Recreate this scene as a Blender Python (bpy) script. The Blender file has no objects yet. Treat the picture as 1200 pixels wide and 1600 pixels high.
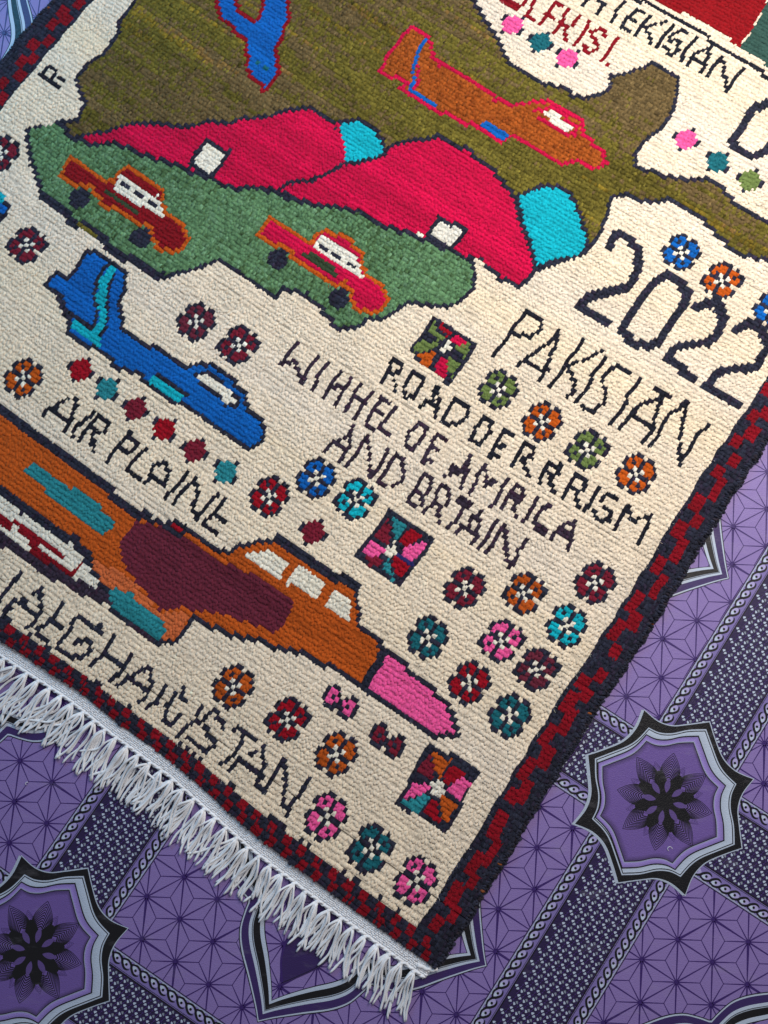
import bpy, math, random
import numpy as np
from mathutils import Matrix, Vector
from mathutils.geometry import tessellate_polygon

rng = np.random.default_rng(7)
random.seed(7)
scene = bpy.context.scene
COL = scene.collection
UNIT = 0.06                      # metres per plan unit (one star of the vinyl print)

# ------------------------------------------------------------------ camera
FOC = 1202.0
RV = np.array([-0.11588801950409632, -0.001661201686536959, 0.08135214633225578])
TV = np.array([-9.247874254783785, 6.314931329681914, 19.511146387557073])
th = np.linalg.norm(RV); kk = RV / th
KX = np.array([[0, -kk[2], kk[1]], [kk[2], 0, -kk[0]], [-kk[1], kk[0], 0]])
ROT = np.eye(3) + math.sin(th) * KX + (1 - math.cos(th)) * KX @ KX
CAMP = -ROT.T @ TV               # camera position in plan coordinates (x right, y down the photo, z into the floor)
cam_data = bpy.data.cameras.new("camera")
cam = bpy.data.objects.new("camera", cam_data)
COL.objects.link(cam)
cam_data.sensor_fit = 'VERTICAL'
cam_data.sensor_height = 36.0
cam_data.lens = FOC / 1600 * 36.0
cam_data.clip_start = 0.02
cam_data.clip_end = 50
W3 = np.diag([1.0, -1.0, -1.0])
ax, ay, az = W3 @ ROT[0], -(W3 @ ROT[1]), -(W3 @ ROT[2])
loc = W3 @ CAMP * UNIT
cam.matrix_world = Matrix(((ax[0], ay[0], az[0], loc[0]), (ax[1], ay[1], az[1], loc[1]),
                           (ax[2], ay[2], az[2], loc[2]), (0, 0, 0, 1)))
scene.camera = cam

# ------------------------------------------------------------------ world, lamps, exposure
world = bpy.data.worlds.new("World")
scene.world = world
world.use_nodes = True
bg = world.node_tree.nodes["Background"]
bg.inputs[0].default_value = (0.78, 0.79, 0.88, 1)
bg.inputs[1].default_value = 0.24

def area(name, pos, target, sx, sy, power, color):
    d = bpy.data.lights.new(name, 'AREA')
    d.shape = 'RECTANGLE'; d.size = sx; d.size_y = sy
    d.energy = power; d.color = color
    o = bpy.data.objects.new(name, d)
    COL.objects.link(o)
    o.location = pos
    o.rotation_euler = (Vector(target) - Vector(pos)).to_track_quat('-Z', 'Y').to_euler()
    return o
CX, CY = loc[0], loc[1]
area("window_light", (CX + 0.70, CY + 1.0, 1.15), (CX + 0.15, CY + 0.05, 0), 1.0, 0.9, 28.5, (1.0, 0.93, 0.865))
area("side_window_light", (CX - 1.48, CY + 1.92, 1.32), (CX - 0.7, CY + 0.85, 0), 0.6, 0.6, 25, (0.10, 0.56, 1.0))
scene.view_settings.view_transform = 'Standard'
scene.view_settings.look = 'None'
scene.view_settings.exposure = 0.0
scene.view_settings.gamma = 1.0

# ------------------------------------------------------------------ helpers
def lin(c):
    c = np.array(c, float) / 255.0
    return np.where(c <= 0.04045, c / 12.92, ((c + 0.055) / 1.055) ** 2.4)

def plan(x, y, h=0.0):
    """photo measurement -> plan coordinates on the level h metres above the floor (rectification of the photo)"""
    x = np.asarray(x, float); y = np.asarray(y, float)
    d = np.stack([(x - 600) / FOC, (y - 800) / FOC, np.ones_like(x)], -1) @ ROT
    k = (-h / UNIT - CAMP[2]) / d[..., 2]
    return (CAMP + k[..., None] * d)[..., :2]

def shot(P, h=0.0):
    X = np.c_[P, np.full(len(P), -h / UNIT)] @ ROT.T + TV
    return np.c_[600 + FOC * X[:, 0] / X[:, 2], 800 + FOC * X[:, 1] / X[:, 2]]

def mesh_from(name, V, faces_flat, sizes, colors, mat, smooth=True):
    me = bpy.data.meshes.new(name)
    V = np.asarray(V, np.float32)
    me.vertices.add(len(V)); me.vertices.foreach_set("co", V.ravel())
    faces_flat = np.asarray(faces_flat, np.int32); sizes = np.asarray(sizes, np.int32)
    me.loops.add(len(faces_flat)); me.loops.foreach_set("vertex_index", faces_flat)
    me.polygons.add(len(sizes))
    starts = np.concatenate([[0], np.cumsum(sizes)[:-1]]).astype(np.int32)
    me.polygons.foreach_set("loop_start", starts)
    me.polygons.foreach_set("loop_total", sizes)
    me.polygons.foreach_set("use_smooth", np.full(len(sizes), smooth, bool))
    me.update(calc_edges=True)
    if colors is not None:
        a = me.color_attributes.new("Col", 'FLOAT_COLOR', 'POINT')
        c = np.ones((len(V), 4), np.float32); c[:, :3] = colors
        a.data.foreach_set("color", c.ravel())
    me.materials.append(mat)
    return me

def link(name, me, parent=None):
    o = bpy.data.objects.new(name, me)
    COL.objects.link(o)
    if parent is not None: o.parent = parent
    return o

def new_mat(name):
    m = bpy.data.materials.new(name); m.use_nodes = True
    nt = m.node_tree
    return m, nt, nt.nodes, nt.links, nt.nodes["Principled BSDF"]

# wool: colour from the knot's dyed yarn, fine fibre relief
def wool_material(name, fibre=1700.0, strength=0.6, rough=1.0, sheen=0.06):
    m, nt, N, L, P = new_mat(name)
    att = N.new("ShaderNodeAttribute"); att.attribute_name = "Col"
    tc = N.new("ShaderNodeTexCoord")
    n1 = N.new("ShaderNodeTexNoise"); n1.inputs["Scale"].default_value = fibre; n1.inputs["Detail"].default_value = 3
    n2 = N.new("ShaderNodeTexNoise"); n2.inputs["Scale"].default_value = 30; n2.inputs["Detail"].default_value = 3
    L.new(tc.outputs["Object"], n1.inputs["Vector"]); L.new(tc.outputs["Object"], n2.inputs["Vector"])
    r1 = N.new("ShaderNodeMapRange"); r1.inputs[1].default_value = 0.3; r1.inputs[2].default_value = 0.7
    r1.inputs[3].default_value = 0.82; r1.inputs[4].default_value = 1.16
    L.new(n1.outputs["Fac"], r1.inputs[0])
    r2 = N.new("ShaderNodeMapRange"); r2.inputs[1].default_value = 0.3; r2.inputs[2].default_value = 0.7
    r2.inputs[3].default_value = 0.94; r2.inputs[4].default_value = 1.05
    L.new(n2.outputs["Fac"], r2.inputs[0])
    mu = N.new("ShaderNodeMath"); mu.operation = 'MULTIPLY'
    L.new(r1.outputs[0], mu.inputs[0]); L.new(r2.outputs[0], mu.inputs[1])
    vm = N.new("ShaderNodeVectorMath"); vm.operation = 'SCALE'
    L.new(att.outputs["Color"], vm.inputs[0]); L.new(mu.outputs[0], vm.inputs["Scale"])
    L.new(vm.outputs[0], P.inputs["Base Color"])
    P.inputs["Roughness"].default_value = rough
    P.inputs["Specular IOR Level"].default_value = 0.12
    P.inputs["Sheen Weight"].default_value = sheen
    P.inputs["Sheen Roughness"].default_value = 0.5
    b = N.new("ShaderNodeBump"); b.inputs["Strength"].default_value = strength; b.inputs["Distance"].default_value = 0.0006
    L.new(n1.outputs["Fac"], b.inputs["Height"]); L.new(b.outputs[0], P.inputs["Normal"])
    return m
WOOL = wool_material("wool_pile", 1000.0, 0.5)
COTTON = wool_material("cotton_yarn", 2600.0, 0.35, 0.85, 0.1)

# printed vinyl: flat print colours over a fine leather grain
def vinyl_material():
    m, nt, N, L, P = new_mat("printed_vinyl")
    att = N.new("ShaderNodeAttribute"); att.attribute_name = "Col"
    tc = N.new("ShaderNodeTexCoord")
    mp = N.new("ShaderNodeMapping"); mp.inputs["Rotation"].default_value = (0, 0, math.radians(35)); mp.inputs["Scale"].default_value = (1.0, 2.6, 1)
    L.new(tc.outputs["Object"], mp.inputs["Vector"])
    v = N.new("ShaderNodeTexVoronoi"); v.inputs["Scale"].default_value = 420
    n = N.new("ShaderNodeTexNoise"); n.inputs["Scale"].default_value = 620; n.inputs["Detail"].default_value = 4
    L.new(mp.outputs[0], v.inputs["Vector"]); L.new(mp.outputs[0], n.inputs["Vector"])
    add = N.new("ShaderNodeMath"); add.operation = 'ADD'
    L.new(v.outputs["Distance"], add.inputs[0]); L.new(n.outputs["Fac"], add.inputs[1])
    nw = N.new("ShaderNodeTexNoise"); nw.inputs["Scale"].default_value = 5; nw.inputs["Detail"].default_value = 2
    L.new(tc.outputs["Object"], nw.inputs["Vector"])
    bw = N.new("ShaderNodeBump"); bw.inputs["Strength"].default_value = 0.5; bw.inputs["Distance"].default_value = 0.006
    L.new(nw.outputs["Fac"], bw.inputs["Height"])
    b = N.new("ShaderNodeBump"); b.inputs["Strength"].default_value = 0.5; b.inputs["Distance"].default_value = 0.0006
    L.new(bw.outputs[0], b.inputs["Normal"])
    L.new(add.outputs[0], b.inputs["Height"]); L.new(b.outputs[0], P.inputs["Normal"])
    r = N.new("ShaderNodeMapRange"); r.inputs[1].default_value = 0.35; r.inputs[2].default_value = 0.65
    r.inputs[3].default_value = 0.93; r.inputs[4].default_value = 1.07
    L.new(n.outputs["Fac"], r.inputs[0])
    vm = N.new("ShaderNodeVectorMath"); vm.operation = 'SCALE'
    L.new(att.outputs["Color"], vm.inputs[0]); L.new(r.outputs[0], vm.inputs["Scale"])
    sc = N.new("ShaderNodeTexNoise"); sc.inputs["Scale"].default_value = 14; sc.inputs["Detail"].default_value = 8; sc.inputs["Roughness"].default_value = 0.7
    ms = N.new("ShaderNodeMapping"); ms.inputs["Rotation"].default_value = (0, 0, 0.9); ms.inputs["Scale"].default_value = (1, 3, 1)
    L.new(tc.outputs["Object"], ms.inputs["Vector"]); L.new(ms.outputs[0], sc.inputs["Vector"])
    rs = N.new("ShaderNodeMapRange"); rs.inputs[1].default_value = 0.56; rs.inputs[2].default_value = 0.78; rs.inputs[3].default_value = 0.0; rs.inputs[4].default_value = 0.16
    L.new(sc.outputs["Fac"], rs.inputs[0])
    mx = N.new("ShaderNodeMix"); mx.data_type = 'RGBA'
    L.new(rs.outputs[0], mx.inputs["Factor"]); L.new(vm.outputs[0], mx.inputs["A"]); mx.inputs["B"].default_value = (0.42, 0.40, 0.44, 1)
    L.new(mx.outputs["Result"], P.inputs["Base Color"])
    n3 = N.new("ShaderNodeTexNoise"); n3.inputs["Scale"].default_value = 9; n3.inputs["Detail"].default_value = 4
    L.new(tc.outputs["Object"], n3.inputs["Vector"])
    r3 = N.new("ShaderNodeMapRange"); r3.inputs[3].default_value = 0.36; r3.inputs[4].default_value = 0.5
    L.new(n3.outputs["Fac"], r3.inputs[0]); L.new(r3.outputs[0], P.inputs["Roughness"])
    P.inputs["Specular IOR Level"].default_value = 0.45
    return m
VINYL = vinyl_material()

# ================================================================== FLOOR (printed vinyl sheet)
A0 = np.array([0.97496393, 4.50337576])
TA = np.array([9.70114062, 5.22352604]); TB = np.array([5.70513757, -10.04285833])
LA, LB = np.linalg.norm(TA), np.linalg.norm(TB)
UA, UB = TA / LA, TB / LB
LIL = lin((134, 113, 172)); LINE = lin((54, 28, 100)); BLK = lin((9, 8, 14)); PALE = lin((186, 198, 216))
DEEP = lin((54, 34, 92)); WOVEN = lin((38, 24, 68)); MEDP = lin((108, 84, 152)); LILD = lin((142, 122, 190))

# rug frame (u along the weft, v along the warp), fitted on the rug's level
CU = np.array([-2.647466, 4.798632, -0.048211, 0.027331, 8.624417, -0.0794, 0.005666, -0.118507, 0.00247, -0.01735])
CV = np.array([2.841381, -8.421724, 0.294036, 0.043356, 4.749175, -0.066813, 0.030953, -0.199763, 0.008951, -0.012556])
def basis(P):
    x = P[:, 0] / 10 - 1.0; y = P[:, 1] / 10
    return np.stack([x ** i * y ** j for i in range(4) for j in range(4 - i)], 1)
def p2uv(P):
    B = basis(P); return np.stack([B @ CU, B @ CV], 1)
def uv2p(UV, it=12):
    UV = np.asarray(UV, float)
    P = np.tile(np.array([[8.7, -7.0]]), (len(UV), 1))
    e = 1e-3
    for _ in range(it):
        f0 = p2uv(P)
        fx = (p2uv(P + [e, 0]) - f0) / e; fy = (p2uv(P + [0, e]) - f0) / e
        det = fx[:, 0] * fy[:, 1] - fy[:, 0] * fx[:, 1]
        r = UV - f0
        P = P + np.clip(np.stack([(r[:, 0] * fy[:, 1] - r[:, 1] * fy[:, 0]) / det, (-r[:, 0] * fx[:, 1] + r[:, 1] * fx[:, 0]) / det], 1), -6, 6)
    return P

def shown(P, pad=200, under=0.7):
    """is a plan point near what can be seen of the floor?"""
    P = np.atleast_2d(P)
    s = shot(P); uv = p2uv(P)
    inr = (s[:, 0] > -pad) & (s[:, 0] < 1200 + pad) & (s[:, 1] > -pad) & (s[:, 1] < 1600 + pad)
    near = np.abs(P - [8.7, -7.0]).max(1) < 30
    cov = (uv[:, 0] < -under) & (uv[:, 0] > -23.7 + under) & (uv[:, 1] > under)
    return inr & near & ~cov

class Print:
    def __init__(s): s.V = []; s.F = []; s.S = []; s.C = []; s.n = 0
    def poly(s, pts, c, z):
        pts = [np.asarray(p, float) for p in pts]
        if len(pts) < 3: return
        if not shown(np.mean(pts, 0))[0] and not shown(np.array(pts)).any(): return
        tr = tessellate_polygon([[Vector((p[0], p[1], 0)) for p in pts]])
        b = s.n
        for p in pts: s.V.append((p[0] * UNIT, -p[1] * UNIT, z)); s.C.append(c)
        s.n += len(pts)
        for t in tr:
            q = [pts[i] for i in t]
            ar = (q[1][0] - q[0][0]) * (q[2][1] - q[0][1]) - (q[1][1] - q[0][1]) * (q[2][0] - q[0][0])
            t = t if ar < 0 else (t[0], t[2], t[1])
            s.F += [b + i for i in t]; s.S.append(3)
    def strip(s, A, B, c, z, c2=None):
        """quads between two polylines"""
        A = np.asarray(A, float); B = np.asarray(B, float)
        if not (shown(A).any() or shown(B).any()): return
        b = s.n; n = len(A)
        for p in A: s.V.append((p[0] * UNIT, -p[1] * UNIT, z)); s.C.append(c)
        for p in B: s.V.append((p[0] * UNIT, -p[1] * UNIT, z)); s.C.append(c if c2 is None else c2)
        s.n += 2 * n
        for i in range(n - 1):
            q0, q1, q2 = A[i], A[i + 1], B[i]
            ar = (q1[0] - q0[0]) * (q2[1] - q0[1]) - (q1[1] - q0[1]) * (q2[0] - q0[0])
            f = [b + i, b + i + 1, b + n + i + 1, b + n + i]
            s.F += f if ar < 0 else f[::-1]; s.S.append(4)
    def line(s, pts, w, c, z, w2=None):
        pts = np.asarray(pts, float)
        d = np.gradient(pts, axis=0); d /= np.linalg.norm(d, axis=1)[:, None] + 1e-9
        nrm = np.stack([-d[:, 1], d[:, 0]], 1)
        ww = np.linspace(w, w if w2 is None else w2, len(pts))[:, None] / 2 if np.isscalar(w) else np.asarray(w)[:, None] / 2
        s.strip(pts + nrm * ww, pts - nrm * ww, c, z)
    def build(s, name, parent):
        if not s.n: return None
        return link(name, mesh_from(name, s.V, s.F, s.S, np.array(s.C), VINYL, False), parent)

def smooth_curve(pts, n=8, closed=False):
    """Catmull-Rom through the points"""
    pts = np.asarray(pts, float); out = []
    m = len(pts)
    for i in range(m - 1):
        p0 = pts[max(i - 1, 0)]; p1 = pts[i]; p2 = pts[i + 1]; p3 = pts[min(i + 2, m - 1)]
        for t in np.linspace(0, 1, n, endpoint=False):
            out.append(0.5 * ((2 * p1) + (-p0 + p2) * t + (2 * p0 - 5 * p1 + 4 * p2 - p3) * t * t + (-p0 + 3 * p1 - 3 * p2 + p3) * t ** 3))
    out.append(pts[-1])
    return np.array(out)

# base sheet, gridded so that the sheet can wave very slightly
gx = np.linspace(-20, 38, 60); gy = np.linspace(-36, 22, 60)
GX, GY = np.meshgrid(gx, gy)
Vb = np.stack([GX.ravel() * UNIT, -GY.ravel() * UNIT, np.zeros(GX.size)], 1)
idx = np.arange(60 * 60).reshape(60, 60)
Fb = np.stack([idx[:-1, :-1], idx[1:, :-1], idx[1:, 1:], idx[:-1, 1:]], -1).reshape(-1, 4)
floor = link("floor", mesh_from("floor", Vb, Fb.ravel(), np.full(len(Fb), 4), np.tile(LIL, (len(Vb), 1)), VINYL, False))
floor["kind"] = "structure"
floor["label"] = "lilac and violet printed vinyl floor with star lattice, woven bands and eight-pointed medallions"

CELLS = [(a, b) for a in range(-4, 4) for b in range(-3, 5)]
HW, HI, HC = 1.17, 0.775, 0.995      # half widths of the woven band: outer line, inner line, chain axis
RV_ = np.array([0.87493312, 0.46015242])
PH = {(-1, 0): (.12, .985), (0, 0): (.12, .995), (1, 0): (.0, .05), (0, 1): (.165, .85), (1, 1): (.05, .86)}

# star panels
stars = {}
for (ca, cb) in CELLS:
    org = A0 + ca * TA + cb * TB
    cen = org + 0.5 * TA + 0.5 * TB
    if not shown(np.array([org + x * TA + y * TB for x in (.1, .3, .5, .7, .9) for y in (.1, .3, .5, .7, .9)]), 150).any(): continue
    pr = Print()
    ph = PH.get((ca, cb), (.1, .95))
    lo_a, hi_a = HW / LA, 1 - HW / LA; lo_b, hi_b = HW / LB, 1 - HW / LB
    Minv = np.linalg.inv(np.array([TA, TB]).T)
    def clip(p, q):
        P0 = Minv @ (p - org); D = Minv @ (q - org) - P0
        t0, t1 = 0.0, 1.0
        for k, (lo, hi) in enumerate(((lo_a, hi_a), (lo_b, hi_b))):
            if abs(D[k]) < 1e-9:
                if P0[k] < lo or P0[k] > hi: return None
                continue
            ta, tb = (lo - P0[k]) / D[k], (hi - P0[k]) / D[k]
            if ta > tb: ta, tb = tb, ta
            t0, t1 = max(t0, ta), min(t1, tb)
        if t0 >= t1: return None
        return p + (q - p) * t0, p + (q - p) * t1, t0, t1
    VV = np.array([0, 1.0])
    def edge(p, q, wa, wb):
        r = clip(p, q)
        if r is None: return
        a_, b_, t0, t1 = r
        pr.line([a_, b_], 1.3 * (wa + (wb - wa) * t0), LINE, 0.00010, 1.3 * (wa + (wb - wa) * t1))
    for i in range(-25, 26):
        for j in range(-14, 15):
            s0 = org + (ph[0] + i) * VV + (ph[1] + j) * RV_
            if np.linalg.norm(s0 - cen) > 9: continue
            v1, v2 = s0 + VV, s0 + RV_
            c1 = (s0 + v1 + v2) / 3                     # triangle s0,v1,v2
            v3 = v2 - VV
            c2 = (s0 + v2 + v3) / 3
            h = (i * 7 + j * 3) % 5
            edge(s0, v1, .035 + .02 * (h == 0), .018); edge(s0, v2, .035 + .018 * (h == 2), .016); edge(s0, v3, .03 + .018 * (h == 1), .016)
            for v in (s0, v1, v2): edge(v, c1, .026, .014)
            for v in (s0, v2, v3): edge(v, c2, .026, .014)
            r = clip(s0, s0 + [1e-4, 1e-4])
            if r is not None:
                pr.poly([s0 + .045 * np.array([math.cos(t), math.sin(t)]) for t in np.linspace(0, 2 * math.pi, 9)[:-1]], LINE, 0.00014)
    pr.build("star_lines", floor)

# woven bands and guilloche chains
def band(org, d, n, L, name_dir):
    """band along direction d from org over length L, n = unit across"""
    bp = Print()
    K = 8
    for k in range(K):
        s0, s1 = org + d * (L * k / K), org + d * (L * (k + 1) / K)
        bp.strip([s0 + n * HI, s1 + n * HI], [s0 - n * HI, s1 - n * HI], WOVEN, 0.00012)
    g1 = (UA + UB) / math.sqrt(2) * 0.24; g2 = (UA - UB) / math.sqrt(2) * 0.24
    R = int(L / 0.24) + 6
    cc = org + d * L / 2
    for i in range(-R, R):
        for j in range(-R, R):
            p = A0 + i * g1 + j * g2
            p = cc + (i * g1 + j * g2)
            r = p - org; t = r @ d; s = r @ n
            if t < 0 or t > L or abs(s) > HI - .05: continue
            if not shown(p[None], 60)[0]: continue
            ex, ey = g1 / .24, g2 / .24
            a = .041
            def tri(c, f, sgn, colr):
                g = np.array([-f[1], f[0]])
                bp.poly([c + f * a * sgn, c + f * a * .3 * sgn + g * a * .55, c - f * a * .8 * sgn + g * a * .7, c - f * a * .95 * sgn, c - f * a * .8 * sgn - g * a * .7, c + f * a * .3 * sgn - g * a * .55], colr, 0.00018)
            o2 = ey * .038
            tri(p + o2, ex, -1, PALE * .85); tri(p - o2, ex, 1, PALE)
            q = p + g1 / 2 + g2 / 2
            if abs((q - org) @ n) < HI - .04:
                tri(q + ex * .036, ey, 1, PALE * .45); tri(q - ex * .036, ey, -1, PALE * .95)
            # darker petals between
            for w_ in (p + g1 / 2, p + g2 / 2):
                bp.line([w_ - ex * .05 - ey * .03, w_ + ex * .05 + ey * .03], .012, BLK, 0.00016)
                bp.line([w_ - ex * .05 + ey * .03, w_ + ex * .05 - ey * .03], .012, lin((80, 50, 130)), 0.00015)
    bp.build("woven_band", floor)
    for sg in (1, -1):
        cp = Print()
        o_, e_ = org, org + d * L
        cp.strip([o_ + n * HI * sg, (o_ + e_) / 2 + n * HI * sg, e_ + n * HI * sg], [o_ + n * HW * sg, (o_ + e_) / 2 + n * HW * sg, e_ + n * HW * sg], lin((120, 106, 164)), 0.00012, lin((130, 116, 176)))
        nseg = 12
        for k in range(nseg):
            a_, b_ = o_ + d * L * k / nseg, o_ + d * L * (k + 1) / nseg
            cp.line([a_ + n * HI * sg, b_ + n * HI * sg], .034, BLK, 0.00024)
            cp.line([a_ + n * (HI + .04) * sg, b_ + n * (HI + .04) * sg], .012, BLK, 0.00024)
            cp.line([a_ + n * HW * sg, b_ + n * HW * sg], .022, BLK * 1.5, 0.00024)
            cp.line([a_ + n * (HW - .035) * sg, b_ + n * (HW - .035) * sg], .02, PALE * .8, 0.0002)
        P_ = 0.272
        m = int(L / P_)
        P_ = L / m
        nd = n * sg
        for k in range(m):
            t = (k + .5) * P_
            c = o_ + d * t + nd * HC
            if not shown(c[None], 80)[0]: continue
            def ell(cx, ra, rb, colr, z, nn=12):
                cp.poly([cx + d * ra * math.cos(x) + nd * rb * math.sin(x) for x in np.linspace(0, 2 * math.pi, nn + 1)[:-1]], colr, z)
            ell(c, .125, .085, lin((168, 160, 205)), 0.00018)
            ell(c - d * .05 * 1 + nd * .03, .06, .045, PALE, 0.0002, 10)
            ell(c + nd * .118 - d * .02, .09, .026, PALE, 0.00019, 10)
            ell(c, .034, .034, BLK, 0.0003, 10)
            # the strand that sweeps from the outside of this eye to the inside of the next
            q = smooth_curve([(-.150, .050), (-.128, .080), (-.012, .108), (.105, .057), (.169, -.022), (.262, -.094), (.345, -.098), (.40, -.07)], 4)
            wv = np.interp(np.linspace(0, 1, len(q)), [0, .15, .5, .8, 1], [.012, .042, .062, .05, .016])
            cp.line(c + np.outer(q[:, 0], d) + np.outer(q[:, 1], nd), wv, BLK, 0.00026)
        cp.build("guilloche_chain", floor)

for (ca, cb) in CELLS:
    org = A0 + ca * TA + cb * TB
    for d, n, L in ((UA, None, LA), (UB, None, LB)):
        other = UB if d is UA else UA
        n = np.array([-d[1], d[0]])
        if n @ other < 0: n = -n
        pts = np.array([org + d * L * t + n * s for t in np.linspace(.12, .88, 9) for s in (-1.1, 0, 1.1)])
        if shown(pts, 60, 0.1).any():
            band(org + d * 1.4, d, n, L - 2.8, 'a' if d is UA else 'b')

# medallions
M_OUT = [(-0.1481, 0.145), (-0.1084, 0.1405), (-0.0748, 0.1489), (-0.0453, 0.1704), (-0.007, 0.2019), (0.0246, 0.1757), (0.0626, 0.1495), (0.1021, 0.1411)]
M_IN = [(-0.1157, 0.115), (-0.0899, 0.1186), (-0.0643, 0.1325), (-0.0373, 0.1578), (-0.0048, 0.1915 * .94), (0.0241, 0.1629 * .97), (0.0571, 0.1378 * .97), (0.0824, 0.1247 * .98)]
def four(q, aug):
    """repeat a quarter four times about the centre (quarter turn in lattice coordinates) and smooth between the tips"""
    out = []
    for r in range(4):
        seg = []
        full = [np.array(p) for p in q]
        nxt = np.array((q[0][1], -q[0][0]))
        full.append(nxt)
        h = len(q) // 2
        c1 = smooth_curve(full[:h + 1], 5)[:-1]; c2 = smooth_curve(full[h:], 5)[:-1]
        seg = np.concatenate([c1, c2])
        for _ in range(r): seg = np.stack([seg[:, 1], -seg[:, 0]], 1)
        out.append(seg)
    o = np.concatenate(out)
    return o
MO = four(M_OUT, 0); MI = four(M_IN, 0)
SH = np.array([-0.006, -0.004])
def medal(org):
    if not shown(np.array([org + x * TA + y * TB for x in np.linspace(-.2, .2, 9) for y in np.linspace(-.2, .2, 9)]), 120, .3).any(): return
    pr = Print()
    def w(c): return org + np.outer(c[:, 0], TA) + np.outer(c[:, 1], TB)
    close = lambda c: np.concatenate([c, c[:1]])
    S = lambda c, k, sh=0.0: close(c * k + SH * sh)
    def ring(a_, b_, c, z, c2=None): pr.strip(w(a_), w(b_), c, z, c2)
    z = 0.0004
    # pale rim peeping out from under the black star on the lower left
    ring(S(MO, 1.006, .7), S(MO, .96, .5), PALE * .8, 0.00034)
    pr.poly(list(w(MO)), BLK, z)
    ring(S(MO, 1.007), S(MO, .993), PALE * .85, z + .00004)
    pr.poly(list(w(MI * 1.02)), PALE * .9, z + .00005)
    ring(S(MI, 1.0), S(MI, .985), BLK, z + .0001)
    ring(S(MI, .985), S(MI, .93, 1.2), PALE, z + .0001, PALE * .85)
    ring(S(MI, .93, 1.2), S(MI, .91, 1.2), BLK, z + .00012)
    ring(S(MI, .91, 1.2), S(MI, .86, 1.6), LILD * .8, z + .00012, LILD * 1.15)
    ring(S(MI, .86, 1.6), S(MI, .835, 1.6), LILD * 1.2, z + .00013, PALE * .6)
    ring(S(MI, .835, 1.6), S(MI, .822, 1.6), BLK, z + .00014)
    ring(S(MI, .822, 1.6), S(MI, .76, 1.2), MEDP * .42, z + .00014, MEDP * .95)
    pr.poly(list(w(MI * .765 + SH * 1.2)), MEDP, z + .00012)
    pr.build("medallion", floor)
    fl = Print()
    c0 = org
    for k in range(8):
        ang = math.radians(-81 + 45 * k)
        R = 1.27 if k % 2 else 1.22
        d = np.array([math.cos(ang), math.sin(ang)]); g = np.array([-d[1], d[0]])
        def leaf(R, wd, rw, r0, n=19):
            r = np.linspace(r0, R, n)
            x = np.clip((r - rw) / (R - rw), 0, 1)
            prof = wd * (1 - x ** 1.7)
            up = c0 + np.outer(r, d) + np.outer(prof, g); dn = c0 + np.outer(r, d) - np.outer(prof, g)
            return up, dn
        # thin secondary leaves behind
        ang2 = ang + math.radians(20)
        d2 = np.array([math.cos(ang2), math.sin(ang2)]); dd, gg = d, g
        d, g = d2, np.array([-d2[1], d2[0]])
        for i in range(4):
            up, dn = leaf(1.0 - .05 * i, .16, .6, .45)
            fl.line(up, .007, DEEP, 0.00062); fl.line(dn, .007, DEEP, 0.00062)
        d, g = dd, gg
        for i in range(10):
            u_ = i / 10
            up, dn = leaf(R - .067 * i, .252 - .008 * i, .74 - .038 * i, .50)
            fl.line(up, .014 + .016 * u_, BLK, 0.00064 + i * 2e-6); fl.line(dn, .014 + .016 * u_, BLK, 0.00064 + i * 2e-6)
        al = [c0 + d * (.22 + .36 * t) + g * .072 * math.sin(math.pi * t) ** .8 for t in np.linspace(0, 1, 10)] + \
             [c0 + d * (.22 + .36 * t) - g * .072 * math.sin(math.pi * t) ** .8 for t in np.linspace(1, 0, 10)[1:-1]]
        fl.poly(al, MEDP * .7, 0.00073)
    fl.poly([c0 + .2 * np.array([math.cos(t), math.sin(t)]) for t in np.linspace(0, 2 * math.pi, 25)[:-1]], BLK, 0.00070)
    fl.poly([c0 + (.64 - .13 * math.cos(8 * (t - math.radians(-81)))) * np.array([math.cos(t), math.sin(t)]) for t in np.linspace(0, 2 * math.pi, 81)[:-1]], BLK, 0.00067)
    fl.build("flower_print", floor)
for (ca, cb) in CELLS: medal(A0 + ca * TA + cb * TB)

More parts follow.
